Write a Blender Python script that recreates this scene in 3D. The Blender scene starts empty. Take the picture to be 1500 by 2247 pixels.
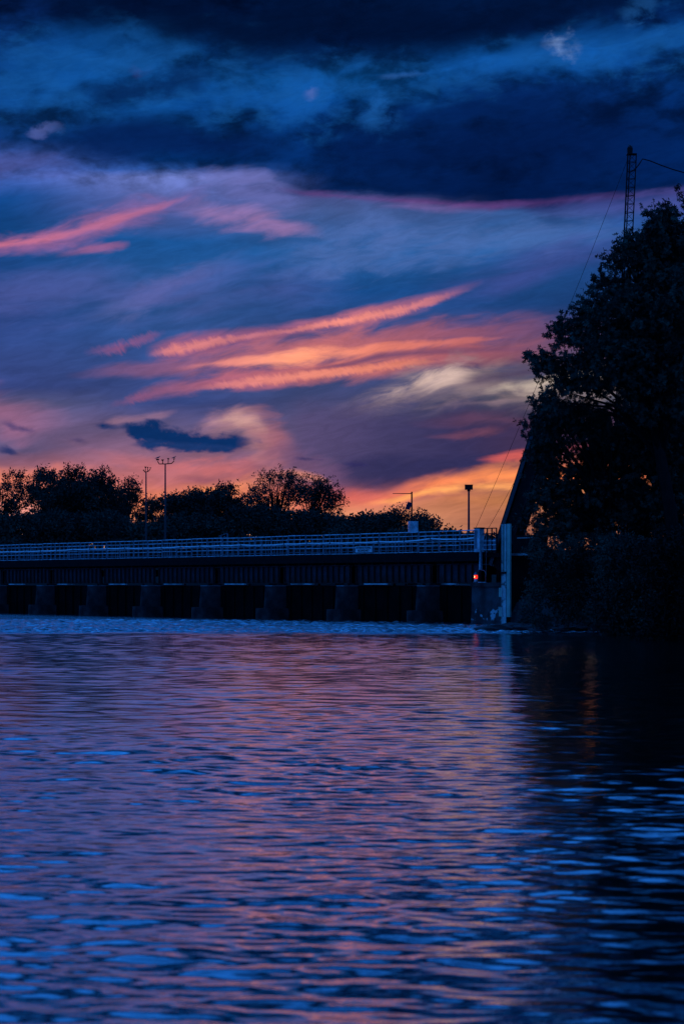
import bpy, math, random
import numpy as np
from mathutils import Vector, Matrix
random.seed(7)
rng = np.random.default_rng(11)
C = bpy.context.scene.collection
F = 4687.5      # focal length in source-photo pixels (75 mm on a 24 mm wide sensor)
H = 2.3         # eye height above the water, metres
HZ = 1284.0     # horizon row in the source photo

def P(px, py, Y):
    return Vector(((px-750)*Y/F, Y, H+(HZ-py)*Y/F))

# ------------------------------------------------------------ camera, exposure
cam_d = bpy.data.cameras.new('camera'); cam = bpy.data.objects.new('camera', cam_d); C.objects.link(cam)
cam.location = (0, 0, H); cam.rotation_euler = (math.pi/2, 0, 0)
cam_d.sensor_fit = 'HORIZONTAL'; cam_d.sensor_width = 24; cam_d.lens = 75
cam_d.shift_y = (HZ-1123.5)/1500
cam_d.clip_start = .5; cam_d.clip_end = 9000
cam_d.dof.use_dof = True; cam_d.dof.focus_distance = 125; cam_d.dof.aperture_fstop = 2.8
sc = bpy.context.scene
sc.camera = cam
sc.cycles.max_bounces = 4; sc.cycles.diffuse_bounces = 2; sc.cycles.glossy_bounces = 3
sc.view_settings.view_transform = 'Standard'; sc.view_settings.look = 'None'
sc.view_settings.exposure = 0; sc.view_settings.gamma = 1; sc.view_settings.use_curve_mapping = False

# ------------------------------------------------------------ node helper
def lin(c):
    return tuple(((v/255)/12.92 if v/255 <= .04045 else ((v/255+.055)/1.055)**2.4) for v in c)

class NT:
    """tiny expression layer over a node tree"""
    def __init__(s, tree):
        s.t = tree; s.n = tree.nodes; s.l = tree.links
    def put(s, inp, v):
        if isinstance(v, E_): v = v.o
        if isinstance(v, (int, float)): inp.default_value = v
        elif isinstance(v, (tuple, list, Vector)):
            inp.default_value = tuple(v) if len(inp.default_value) == len(v) else tuple(v)+(1,)
        else: s.l.new(v, inp)
    def math(s, op, a, b=0, clamp=False):
        n = s.n.new('ShaderNodeMath'); n.operation = op; n.use_clamp = clamp
        s.put(n.inputs[0], a); s.put(n.inputs[1], b); return E_(s, n.outputs[0])
    def xyz(s, x, y, z=0):
        n = s.n.new('ShaderNodeCombineXYZ')
        for i, v in enumerate((x, y, z)): s.put(n.inputs[i], v)
        return E_(s, n.outputs[0])
    def sep(s, v):
        n = s.n.new('ShaderNodeSeparateXYZ'); s.put(n.inputs[0], v); return [E_(s, o) for o in n.outputs]
    def sepc(s, v):
        n = s.n.new('ShaderNodeSeparateColor'); s.put(n.inputs[0], v); return [E_(s, o) for o in n.outputs]
    def noise(s, v, scale=1, detail=3, rough=.5, dist=0, col=False):
        n = s.n.new('ShaderNodeTexNoise')
        if v is not None: s.put(n.inputs['Vector'], v)
        s.put(n.inputs['Scale'], scale); n.inputs['Detail'].default_value = detail
        n.inputs['Roughness'].default_value = rough; n.inputs['Distortion'].default_value = dist
        return E_(s, n.outputs['Color' if col else 'Fac'])
    def ramp(s, fac, stops, mode='LINEAR'):
        n = s.n.new('ShaderNodeValToRGB'); r = n.color_ramp; r.interpolation = mode
        stops = sorted(stops, key=lambda q: q[0])
        while len(r.elements) < len(stops): r.elements.new(.5)
        for e, (p, c) in zip(r.elements, stops): e.position = min(max(p, 0), 1)
        for e, (p, c) in zip(r.elements, stops): e.color = (c[0], c[1], c[2], 1)
        s.put(n.inputs[0], fac)
        return E_(s, n.outputs[0])
    def smooth(s, v, lo, hi, a=0, b=1):
        n = s.n.new('ShaderNodeMapRange'); n.interpolation_type = 'SMOOTHSTEP'
        s.put(n.inputs[0], v); s.put(n.inputs[1], lo); s.put(n.inputs[2], hi)
        n.inputs[3].default_value = a; n.inputs[4].default_value = b
        return E_(s, n.outputs[0])
    def mix(s, f, a, b, mode='MIX'):
        n = s.n.new('ShaderNodeMix'); n.data_type = 'RGBA'; n.blend_type = mode
        s.put(n.inputs[0], f); s.put(n.inputs[6], a); s.put(n.inputs[7], b)
        return E_(s, n.outputs[2])
class E_:
    def __init__(s, t, o): s.t = t; s.o = o
    def __add__(s, b): return s.t.math('ADD', s, b)
    def __sub__(s, b): return s.t.math('SUBTRACT', s, b)
    def __mul__(s, b): return s.t.math('MULTIPLY', s, b)
    def __truediv__(s, b): return s.t.math('DIVIDE', s, b)
    __radd__ = __add__; __rmul__ = __mul__
    def __rsub__(s, b): return s.t.math('SUBTRACT', b, s)

# ------------------------------------------------------------ sky
world = bpy.data.worlds.new('World'); world.use_nodes = True
world.cycles.sampling_method = 'MANUAL'; world.cycles.sample_map_resolution = 256
wt = world.node_tree; wt.nodes.clear(); T = NT(wt)
tc = wt.nodes.new('ShaderNodeTexCoord')
D = E_(T, tc.outputs['Generated'])
dx, dy, dz = T.sep(D)
az = T.math('ARCTAN2', dx, dy)
el = T.math('ARCSINE', T.math('ABSOLUTE', dz))
U0 = az*F+750.0            # azimuth and elevation of the direction, in units of 1/F radian
V0 = 1284.0-el*F
# domain warps
w1 = T.sepc(T.noise(T.xyz(U0*(1/420), V0*(1/200)), 1, 2, .5, 0, True))
w2 = T.sepc(T.noise(T.xyz(U0*(1/130), V0*(1/60), 5.0), 1, 5, .6, 0, True))
U = U0+(w1[0]-.5)*70+(w2[0]-.5)*40
V = V0+(w1[1]-.5)*50+(w2[1]-.5)*24
Vs = V0+(w1[1]-.5)*16+(w2[1]-.5)*10
Us = U0+(w2[0]-.5)*30
SX = (-300.0, 2100.0)
def ux(u): return (u-SX[0])*(1/(SX[1]-SX[0]))
un = ux(U); uns = ux(Us)
# fibres: streaks that rise to the right
ca, sa = math.cos(math.radians(11)), math.sin(math.radians(11))
ru = U0*ca-V0*sa+(w1[2]-.5)*60; rv = U0*sa+V0*ca+(w1[1]-.5)*60
fib = T.noise(T.xyz(ru*(1/330), rv*(1/60)), 1, 5, .5, .3)
fib2 = T.noise(T.xyz(ru*(1/110), rv*(1/32), 9.0), 1, 6, .55, .5)
# cascading curls hanging from the streaks
ru2 = U0*.6+V0*.8; rv2 = V0*.6-U0*.8
curl = T.noise(T.xyz(ru2*(1/45), rv2*(1/14), 3.0), 1, 5, .6, .8)
bil = T.noise(T.xyz(U0*(1/190), V0*(1/105), 2.0), 1, 7, .55, .4)
bil2 = T.noise(T.xyz(U0*(1/60), V0*(1/36), 7.0), 1, 6, .6, .3)

cols = {
 0:   [(0,(3,18,54)),(60,(3,20,62)),(130,(5,32,82)),(200,(5,36,88)),(270,(7,42,96)),(330,(8,36,88)),(380,(50,66,136)),(405,(56,72,146)),(450,(16,60,128)),(530,(24,64,130)),(620,(36,66,134)),(700,(50,64,132)),(780,(60,64,128)),(850,(64,62,124)),(890,(104,78,122)),(940,(112,82,126)),(990,(98,76,120)),(1022,(140,86,112)),(1050,(212,116,108)),(1110,(232,140,140)),(1200,(240,160,150)),(1284,(200,120,110))],
 375: [(0,(1,15,48)),(60,(1,16,54)),(110,(4,40,96)),(200,(6,50,112)),(280,(4,38,90)),(370,(2,34,88)),(388,(30,58,124)),(405,(90,92,160)),(470,(80,84,154)),(540,(30,74,144)),(620,(44,80,150)),(700,(52,74,140)),(780,(58,68,130)),(850,(66,66,126)),(890,(60,60,118)),(950,(100,78,122)),(1000,(136,88,118)),(1050,(178,96,106)),(1085,(222,116,84)),(1140,(236,140,104)),(1200,(240,160,130)),(1284,(210,124,100))],
 750: [(0,(1,14,46)),(110,(1,18,58)),(150,(4,38,92)),(190,(8,64,132)),(260,(3,36,92)),(380,(2,26,74)),(436,(3,26,74)),(450,(72,74,136)),(480,(70,84,148)),(560,(42,80,148)),(640,(28,68,136)),(720,(56,66,126)),(800,(72,66,122)),(870,(74,66,116)),(940,(96,76,118)),(1000,(90,70,110)),(1050,(120,76,100)),(1085,(214,100,94)),(1130,(226,140,110)),(1180,(230,150,120)),(1284,(190,110,90))],
 1125:[(0,(1,15,48)),(100,(2,20,62)),(150,(6,52,114)),(210,(3,30,82)),(300,(2,22,66)),(430,(1,18,60)),(452,(2,20,64)),(470,(56,80,146)),(530,(48,82,148)),(600,(36,72,140)),(680,(34,60,122)),(740,(76,62,118)),(800,(90,64,104)),(880,(90,74,96)),(940,(70,58,90)),(1000,(66,52,84)),(1050,(110,64,76)),(1100,(196,116,82)),(1150,(158,92,78)),(1284,(150,90,70))],
 1500:[(0,(2,20,62)),(80,(3,30,82)),(160,(4,36,90)),(260,(2,28,80)),(360,(2,30,84)),(425,(2,26,76)),(455,(50,66,138)),(540,(16,66,136)),(620,(40,60,128)),(700,(30,56,116)),(800,(100,70,100)),(880,(110,92,112)),(960,(76,56,84)),(1040,(180,84,70)),(1100,(210,120,80)),(1284,(130,70,60))],
}
vn = V*(1/1400.0); vns = Vs*(1/1400.0)
xs = sorted(cols); base = None
for i, x in enumerate(xs):
    r = T.ramp(vn, [(v/1400.0, lin((c[0]*(.80 if 480 < v < 900 else .93 if v < 1000 else 1), c[1]*1.04, c[2]))) for v, c in cols[x]])
    if base is None: base = r
    else: base = T.mix(T.smooth(U, xs[i-1], x), base, r)
# broad fibre modulation of the mid sky, billow modulation of the top deck
deck = T.smooth(V, 470, 380)
modm = T.smooth(fib, .3, .7, .84, 1.18)
modb = T.smooth(bil+(bil2-.5)*.5, .30, .70, .5, 2.0)
mod = modm*(1-deck)+modb*deck
base = T.mix(1.0, base, T.xyz(mod, mod, mod), 'MULTIPLY')
state = {'c': base}
bil3 = T.noise(T.xyz(U0*(1/85)+(w1[0]-.5)*1.5, V0*(1/44), 13.0), 1, 7, .58, .15)
# one brush stroke of cloud as a shared node group
bg_ = bpy.data.node_groups.new('cloud_stroke', 'ShaderNodeTree')
for nm, ty in (('shape', 'NodeSocketColor'), ('row', 'NodeSocketFloat'), ('tex', 'NodeSocketFloat'), ('amt', 'NodeSocketFloat'),
               ('lo', 'NodeSocketFloat'), ('hi', 'NodeSocketFloat'), ('below', 'NodeSocketColor'), ('colour', 'NodeSocketColor')):
    bg_.interface.new_socket(nm, in_out='INPUT', socket_type=ty)
bg_.interface.new_socket('result', in_out='OUTPUT', socket_type='NodeSocketColor')
G = NT(bg_); gi = bg_.nodes.new('NodeGroupInput'); go = bg_.nodes.new('NodeGroupOutput')
gin = [E_(G, o) for o in gi.outputs]
ga, gb, gc = G.sepc(gin[0])
gm = 1.0-G.math('MINIMUM', G.math('ABSOLUTE', gin[1]-ga)/gb*(1400/300*.5), 1.0)
gm = G.smooth(gm+(gin[2]-.5)*gin[3], gin[4], gin[5])*G.smooth(gm, 0, .35)*gc
bg_.links.new(G.mix(gm, gin[6], gin[7]).o, go.inputs[0])
def stroke(pts, col, tex=fib2, amt=.5, lo=.15, hi=.75, v=None, u=None, soft=.09):
    """pts: (x, centre row, half thickness, opacity); col: colour or [(x, colour)]"""
    lo, hi, amt = lo*.6, hi+soft, amt*1.15
    if soft > .1: pts = [(x, yc, w*1.12, op) for x, yc, w, op in pts]
    # (the vanishing term only keeps the node compiler working through the strokes one after another)
    nd = wt.nodes.new('ShaderNodeMath'); nd.operation = 'MULTIPLY_ADD'
    for i, q in enumerate((state['c'], 1e-9, u or un)): T.put(nd.inputs[i], q)
    u = E_(T, nd.outputs[0])
    r = T.ramp(u or un, [((x-SX[0])/(SX[1]-SX[0]), (yc/1400, w/300, op)) for x, yc, w, op in pts])
    if isinstance(col, list):
        cc = T.ramp(u or un, [((x-SX[0])/(SX[1]-SX[0]), lin(k)) for x, k in col])
    else: cc = lin(col)
    g = wt.nodes.new('ShaderNodeGroup'); g.node_tree = bg_
    for i, q in enumerate((r, v or vn, tex, amt*1.6, lo, hi, state['c'], cc)): T.put(g.inputs[i], q)
    state['c'] = E_(T, g.outputs[0])
S = stroke
# --- top deck: light gaps
S([(-300,240,60,.3),(0,200,60,.4),(200,160,80,.85),(350,180,80,.85),(420,220,40,.0)], (14,78,156), bil, 1.2, .3, .9)
S([(180,130,20,0),(260,105,30,.6),(400,125,14,.7),(470,150,10,0)], (20,86,164), bil2, 1.2, .3, 1.1)
S([(430,220,30,0),(520,225,45,.7),(600,235,30,.7),(680,225,60,.8),(750,175,20,.5),(800,170,15,0)], (16,82,164), bil, 1.4, .3, .95)
S([(760,195,10,0),(850,190,12,.6),(940,182,14,.6),(1040,160,22,.8),(1140,150,22,.8),(1260,140,45,.9),(1420,130,30,.6),(1600,120,30,.4)], (16,84,168), bil, 1.4, .3, .95)
S([(780,290,10,0),(820,285,40,.55),(870,270,30,.5),(900,270,10,0)], (30,96,176), bil2, 1.8, .4, 1.3)
S([(1180,130,10,0),(1215,128,24,1),(1250,132,26,.8),(1275,130,8,0)], (112,142,206), bil2, 2.0, .4, 1.25, vns, uns)
S([(1340,70,10,0),(1375,66,22,.45),(1430,45,34,.5),(1455,20,24,0)], (40,108,190), bil2, 1.8, .4, 1.2)
S([(60,318,4,0),(80,320,12,.4),(120,302,14,.28),(150,305,6,0)], (104,112,186), bil2, 2.0, .4, 1.2, vns, uns)
S([(660,226,6,0),(685,222,20,.8),(700,214,12,0)], (84,104,180), bil2, 1.8, .4, 1.2, vns, uns)
S([(280,180,6,0),(310,182,20,.6),(340,176,12,0)], (64,60,124), bil2, 1.6, .4, 1.2, vns, uns)
S([(830,190,4,0),(850,190,7,.35),(900,186,7,.3),(945,182,5,0)], (50,100,180), bil2, 1.0, .5, .9, vns, uns)
S([(-300,210,80,.4),(0,210,80,.5),(300,180,85,.65),(600,205,80,.6),(800,240,80,.5),(1000,200,40,.5),(1200,150,40,.6),(1500,130,60,.6),(1700,130,60,.4)], (18,78,150), bil3, 2.0, .62, 1.25)
# dark masses of the deck
S([(60,40,40,0),(160,50,60,.8),(420,80,70,.95),(560,100,55,.95),(680,70,70,.9),(1000,100,50,.9),(1160,70,50,.8),(1330,50,50,.7),(1500,40,40,.4)], (1,14,46), bil, 1.0, .1, 1.0)
S([(640,330,20,0),(760,350,60,.8),(950,350,90,.9),(1200,330,110,.9),(1350,330,90,.8),(1500,360,70,.6),(2100,360,70,.4)], (2,24,74), bil, 1.0, .1, 1.05)
S([(160,215,10,0),(250,230,30,.8),(430,190,24,.7),(480,180,10,0)], (3,26,74), bil2, .9, .3, .9)
S([(60,340,20,0),(200,330,34,.8),(340,320,38,.85),(520,335,36,.8),(680,340,24,0)], (3,26,78), bil, .9, .3, .9)
# edge of the deck
S([(-300,385,25,.5),(0,385,25,.6),(120,380,20,.4),(200,390,10,0)], (74,80,150), fib2, .8, .3, .9)
S([(400,396,8,0),(460,398,16,.5),(580,402,16,.6),(640,425,10,.2),(700,440,6,0)], (110,112,186), fib2, .8, .3, .9, vns, uns)
S([(600,424,5,0),(680,438,7,.7),(800,445,7,.7),(960,455,7,.8),(1080,462,7,.8),(1200,452,8,.45),(1320,444,8,.3),(1500,440,8,.2)], (92,58,122), fib2, 1.0, .2, 1.1, vns, uns)
S([(820,462,5,0),(900,462,9,.5),(1000,466,9,.3),(1100,470,5,0)], (130,100,170), fib2, .8, .3, .9, vns, uns)
S([(1080,455,5,0),(1250,466,16,.3),(1400,462,22,.5),(1500,455,22,.4),(1700,455,20,.3)], (76,78,154), fib2, .8, .3, .9)
# --- upper pink streak and its veil
S([(-300,590,30,.7),(-20,560,24,.8),(90,552,26,.8),(160,530,30,.75),(260,500,34,.75),(340,470,26,.7),(430,440,20,.3),(480,420,10,0)], [(0,(156,92,140)),(240,(146,96,152)),(420,(110,90,156))], fib2, .9, .3, .95)
S([(-300,560,10,.8),(20,552,7,.9),(110,536,8,.8),(180,520,9,.6),(260,492,10,.7),(360,462,8,.4),(420,440,5,0)], (188,104,138), fib2, .9, .3, .9, vns, uns)
S([(120,575,6,0),(200,560,9,.7),(270,550,9,.6),(290,545,5,0)], (156,92,138), fib2, .8, .3, .9, vns, uns)
S([(380,470,12,0),(460,480,26,.6),(560,498,26,.8),(640,512,16,.7),(710,525,8,0)], (150,112,168), fib2, .9, .3, .9)
S([(450,420,12,0),(520,430,30,.6),(600,455,30,.55),(700,470,18,0)], (104,106,178), fib2, .8, .3, 1.0)
S([(740,460,10,0),(790,470,30,.35),(850,500,40,.35),(890,540,20,0)], (76,102,172), fib2, 1.0, .2, 1.1)
S([(180,700,10,0),(280,680,28,.7),(400,625,28,.8),(470,600,16,.3),(560,570,20,0)], (86,96,162), fib2, 1.2, .4, 1.0)
S([(560,600,20,0),(700,560,50,.6),(900,550,50,.6),(1100,530,40,.5),(1300,520,30,.4),(1500,520,20,0)], (78,104,172), fib2, 1.3, .4, 1.0)
S([(-300,660,50,.5),(0,660,50,.5),(200,640,50,.5),(420,660,50,.5),(640,640,40,.4),(800,620,20,0)], (82,84,152), fib, 1.2, .3, 1.0)
S([(900,640,20,0),(1100,620,40,.5),(1250,580,40,.5),(1400,560,30,.3),(1700,540,30,.2)], (66,64,134), fib, .9, .3, .9)
# --- long salmon streaks
S([(190,776,6,0),(260,768,12,.7),(330,742,10,.45),(360,735,6,0)], (146,84,128), curl, 1.0, .3, .9, vns, uns)
S([(320,775,10,0),(380,766,20,.8),(480,752,18,.8),(600,734,13,.7),(720,712,15,.85),(860,688,17,.85),(940,666,16,.8),(1000,645,10,.4),(1060,622,6,0)], [(340,(172,94,124)),(600,(152,88,126)),(760,(196,108,122)),(1000,(146,90,130))], fib2, .6, .2, .8, vns, uns)
S([(330,778,5,0),(380,770,11,.9),(470,752,9,.9),(540,744,5,.7),(640,728,5,.7),(740,708,8,.95),(880,686,9,.95),(950,665,8,.8),(1000,648,5,.2),(1040,640,3,0)], [(340,(222,128,128)),(600,(192,112,128)),(760,(236,136,126)),(1000,(180,106,130))], curl, .8, .3, .85, vns, uns)
S([(140,825,6,0),(240,815,14,.6),(380,805,20,.7),(520,792,30,.85),(700,772,34,.9),(860,752,34,.85),(1000,745,30,.75),(1150,740,30,.6),(1250,735,20,.3),(1700,700,20,.2)], [(200,(108,76,120)),(450,(156,92,120)),(700,(190,104,112)),(950,(158,86,104)),(1200,(120,74,106))], fib2, .7, .25, .85)
S([(270,885,6,0),(350,862,16,.6),(460,850,16,.75),(600,834,20,.85),(760,812,22,.8),(900,795,26,.8),(1050,785,24,.7),(1200,775,20,.4),(1700,740,20,.2)], [(300,(134,84,118)),(500,(184,98,118)),(800,(204,110,104)),(1000,(174,90,98)),(1200,(140,78,94))], fib2, .7, .25, .85)
S([(380,812,4,0),(480,800,8,.8),(600,794,15,.95),(680,786,17,1),(760,776,13,.9),(850,766,9,.7),(960,758,7,.7),(1060,750,5,.5),(1120,745,3,0)], [(400,(216,122,132)),(640,(255,156,126)),(850,(232,126,108)),(1050,(200,106,104))], fib2, .9, .3, .85, vns, uns)
S([(420,858,3,0),(500,848,8,.7),(570,840,10,.9),(680,826,8,.8),(800,812,8,.8),(900,800,8,.6),(980,798,4,0)], [(450,(212,122,130)),(700,(238,138,120)),(950,(220,122,100))], curl, .8, .3, .85, vns, uns)
S([(640,818,3,0),(740,806,4,.7),(830,784,8,.7),(960,776,6,.6),(1100,772,5,.4),(1200,770,3,0)], (92,62,104), fib2, .8, .3, .9, vns, uns)
S([(240,895,6,0),(300,880,10,.5),(360,860,8,.3),(400,850,5,0)], (150,84,120), curl, .9, .4, .9, vns, uns)
# --- grey-cream cloud
S([(720,905,12,0),(800,890,24,.7),(900,864,38,.9),(980,850,44,.95),(1080,855,42,.9),(1180,856,42,.9),(1260,850,30,.7),(1700,840,30,.4)], [(780,(126,108,132)),(950,(152,128,136)),(1100,(134,112,120)),(1250,(160,138,136))], fib2, 1.1, .3, 1.0)
S([(780,896,6,0),(860,872,16,.9),(930,846,20,1),(1000,828,17,1),(1060,820,7,0)], (204,172,168), fib2, 1.6, .3, 1.2, vns, uns)
S([(1050,866,6,0),(1110,852,14,.9),(1180,842,20,1),(1240,830,14,.8),(1700,820,14,.3)], (190,170,160), fib2, 1.6, .3, 1.2, vns, uns)
S([(900,900,4,0),(1000,892,8,.6),(1100,885,8,.6),(1160,880,4,0)], (160,130,140), fib2, 1.1, .4, .9, vns, uns)
S([(980,850,6,0),(1050,838,12,.7),(1150,820,14,.8),(1230,805,12,.8),(1300,790,12,.4),(1400,790,12,0)], (74,60,90), fib2, .8, .3, .9, vns, uns)
# --- purple haze and dark mass on the right
S([(560,980,30,0),(670,965,70,.8),(800,980,88,.95),(950,985,84,.95),(1100,970,70,.95),(1250,950,60,.9),(1400,940,60,.7),(1700,940,60,.5)], [(600,(86,72,116)),(850,(62,56,98)),(1000,(50,46,88)),(1200,(62,44,76))], fib, .5, .15, .7)
S([(680,1080,12,0),(750,1040,30,.7),(860,1036,34,.95),(960,1030,26,.9),(1050,1015,18,.9),(1120,1010,10,.6),(1200,1000,8,0)], (46,44,86), fib2, .5, .2, .8, vns, uns)
S([(930,960,5,0),(1000,958,10,.5),(1080,950,8,.5),(1120,945,5,0)], (124,70,90), fib2, 1.0, .4, .9)
S([(900,930,5,0),(1040,925,16,.5),(1160,930,16,.5),(1300,930,12,.3)], (108,66,92), fib, 1.0, .4, .9)
# --- orange glow over the trees
S([(740,1110,10,.0),(820,1100,14,.7),(900,1080,16,.9),(1000,1058,18,.95),(1100,1044,22,1),(1180,1040,26,1),(1400,1030,30,.9),(1700,1030,30,.5)], [(780,(226,104,92)),(950,(244,130,88)),(1100,(252,142,86)),(1300,(230,118,76))], fib2, .6, .1, 1.05, vns, uns)
S([(780,1108,5,0),(860,1100,7,.7),(920,1084,8,.9),(1000,1074,9,.9),(1080,1068,10,.8),(1160,1070,10,.6),(1300,1070,10,.3)], (255,166,98), fib2, 1.0, .25, 1.1, vns, uns)
S([(1040,1010,4,0),(1080,1006,8,.8),(1150,1000,10,.9),(1250,985,8,.5),(1400,980,8,.2)], (206,90,86), fib2, 1.4, .3, 1.1, vns, uns)
S([(740,1140,12,.7),(860,1128,14,.7),(960,1118,14,.5),(1060,1140,30,.6),(1160,1150,40,.7),(1300,1150,40,.5)], [(800,(206,120,100)),(1000,(176,108,84)),(1150,(140,86,72))], fib, .4, .2, .9)
S([(600,1130,30,0),(700,1100,20,.7),(780,1090,14,.7),(860,1085,8,0)], (216,100,94), fib2, .6, .2, .8)
# --- left: salmon haze, cream arc, navy cloud
S([(-300,1060,30,.8),(0,1062,22,.8),(160,1054,20,.6),(300,1040,16,.3),(360,1020,10,0)], [(0,(228,122,100)),(300,(190,100,104))], fib2, 1.3, .2, 1.15)
S([(-300,900,30,.5),(0,900,40,.6),(60,930,50,.5),(160,930,20,0)], (158,96,128), fib, 1.0, .3, .95)
S([(150,985,10,0),(300,1018,14,.25),(420,1024,14,.6),(520,1030,20,.7),(600,1010,20,0)], (206,108,112), fib2, 1.0, .3, .95)
S([(360,1100,20,.6),(440,1082,26,.95),(520,1066,22,.9),(600,1040,12,.6),(640,1036,6,0)], [(380,(216,116,92)),(480,(236,136,88)),(580,(220,126,104))], fib2, 1.3, .2, 1.15)
S([(380,1045,4,0),(440,1050,10,.6),(500,1052,10,.5),(560,1040,5,0)], (140,78,104), fib2, .8, .3, .9)
S([(400,960,10,0),(460,935,24,.8),(520,930,30,.7),(570,955,50,.65),(610,985,56,.5),(650,1000,30,0)], [(420,(150,108,138)),(520,(190,134,140)),(600,(186,108,116))], fib2, .8, .3, .95)
S([(440,936,4,0),(500,922,9,.5),(560,930,16,.45),(590,945,10,0)], (222,168,158), fib2, 1.2, .3, 1.2, vns, uns)
S([(210,938,3,0),(250,930,10,.3),(300,925,8,.3),(360,915,10,.3),(390,905,4,0)], (190,130,144), fib2, .8, .3, .9, vns, uns)
S([(560,1000,6,0),(610,985,14,.5),(680,1030,30,.6),(740,1060,30,.6),(800,1070,12,0)], (110,76,112), fib2, .8, .3, .9)
S([(600,1040,6,0),(650,1040,10,.7),(700,1050,8,.6),(730,1060,4,0)], (230,140,118), fib2, .6, .3, .9, vns, uns)
# small navy clouds
nav = (10,44,98)
S([(205,938,3,0),(225,938,7,1),(255,942,6,.6),(280,940,5,0)], nav, bil2, 1.2, .25, .85, vns, uns, soft=.04)
S([(262,938,4,0),(285,944,16,1),(340,958,22,1),(400,963,19,1),(460,970,16,1),(520,974,13,1),(560,972,4,0)], nav, bil2, 1.3, .2, .75, vns, uns, soft=.04)
S([(285,978,3,0),(320,977,8,1),(400,980,8,1),(500,985,5,.8),(530,985,3,0)], (24,50,104), bil2, 1.3, .2, .9, vns, uns)
S([(5,930,3,0),(30,938,8,.7),(50,944,5,.5),(62,948,8,.9),(85,952,3,0)], (46,50,104), bil2, 1.4, .3, 1.0, vns, uns, soft=.08)
S([(-10,985,4,0),(15,990,9,.9),(35,996,7,.9),(46,1000,3,0)], (36,46,98), bil2, 1.4, .3, 1.0, vns, uns, soft=.08)
S([(150,968,3,0),(175,972,6,.6),(195,976,3,0)], (60,52,100), bil2, 1.4, .3, 1.0, vns, uns, soft=.08)
S([(555,968,2,0),(568,970,6,.7),(580,972,2,0)], (70,62,110), bil2, 1.4, .3, 1.0, vns, uns, soft=.08)
S([(640,1006,3,0),(665,1007,5,.8),(700,1010,4,.6),(715,1010,2,0)], (40,40,90), bil2, 1.4, .3, 1.0, vns, uns, soft=.08)
S([(750,1020,3,0),(775,1021,6,.9),(800,1023,4,.6),(815,1023,2,0)], (44,40,90), bil2, 1.4, .3, 1.0, vns, uns, soft=.08)
front = state['c']
# fine drawn-out wisps over everything
wis = T.noise(T.xyz(ru*(1/70), rv*(1/17), 21.0), 1, 7, .62, 1.1)
wa = T.smooth(wis, .3, .7, 1.04, 1.24)
front = T.mix(1.0, front, T.xyz(wa*.97, wa, wa*.93), 'MULTIPLY')
# --- the rest of the dusk sky: broken blue cloud overhead, duller blue behind
pn = T.noise(D, 5.5, 6, .55, .4); pn2 = T.noise(D, 2.2, 3, .5)
openb = T.smooth(pn+(pn2-.5)*.5, .34, .60)
nis = wt.nodes.new('ShaderNodeTexSky'); nis.sky_type = 'NISHITA'; nis.sun_disc = False
nis.sun_elevation = math.radians(1.0); nis.sun_rotation = math.radians(6.0)
nisc = T.mix(1.0, E_(T, nis.outputs[0]), (.003, .005, .012), 'MULTIPLY')
clear = T.mix(1.0, nisc, (.02, .27, 1.15), 'ADD')
high = T.mix(openb, lin((3, 34, 92)), clear)
low = T.mix(T.smooth(pn, .35, .65), lin((14, 46, 104)), lin((60, 70, 140)))
back = T.mix(T.smooth(el, .03, .30), low, high)
side = T.smooth(T.math('ABSOLUTE', az-.03), .30, .85)
up = T.smooth(el, .285, .36)
m = T.math('MAXIMUM', side, up)
sky = T.mix(m, front, back)
bg = wt.nodes.new('ShaderNodeBackground'); T.put(bg.inputs[0], sky); bg.inputs[1].default_value = 1.0
wo = wt.nodes.new('ShaderNodeOutputWorld'); wt.links.new(bg.outputs[0], wo.inputs[0])
sc.world = world

# the sun: just set, a trace of warm light from behind the trees on the right
sd = bpy.data.lights.new('sun', 'SUN'); sun = bpy.data.objects.new('sun', sd); C.objects.link(sun)
sd.energy = .004; sd.angle = math.radians(8); sd.color = (1, .55, .3)
sun.rotation_euler = Vector((math.sin(math.radians(6)), math.cos(math.radians(6)), math.sin(math.radians(1.5)))).to_track_quat('Z', 'Y').to_euler()


# ------------------------------------------------------------ materials
def material(name, colour, rough=.7, metal=0, var=.25, scale=3.0, colour2=None, bump=0, bscale=20, spec=.4, stretch=(1, 1, 1), build=None):
    m = bpy.data.materials.new(name); m.use_nodes = True
    t = m.node_tree; t.nodes.clear(); X = NT(t)
    b = t.nodes.new('ShaderNodeBsdfPrincipled'); o = t.nodes.new('ShaderNodeOutputMaterial')
    t.links.new(b.outputs[0], o.inputs[0])
    g = t.nodes.new('ShaderNodeTexCoord'); v = E_(X, g.outputs['Object'])
    mp = t.nodes.new('ShaderNodeMapping'); X.put(mp.inputs[0], v); mp.inputs['Scale'].default_value = stretch
    v = E_(X, mp.outputs[0])
    n = X.noise(v, scale, 5, .6)
    c2 = colour2 or tuple(c*(1-var) for c in colour)
    c1 = tuple(min(1, c*(1+var*.5)) for c in colour)
    col = X.mix(X.smooth(n, .35, .65), c1, c2)
    if build: col = build(X, v, col)
    X.put(b.inputs['Base Color'], col)
    b.inputs['Roughness'].default_value = rough; b.inputs['Metallic'].default_value = metal
    b.inputs['Specular IOR Level'].default_value = spec
    if bump:
        bn = t.nodes.new('ShaderNodeBump'); bn.inputs['Strength'].default_value = bump; bn.inputs['Distance'].default_value = .02
        X.put(bn.inputs['Height'], X.noise(v, bscale, 4, .6)); t.links.new(bn.outputs[0], b.inputs['Normal'])
    return m
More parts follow.
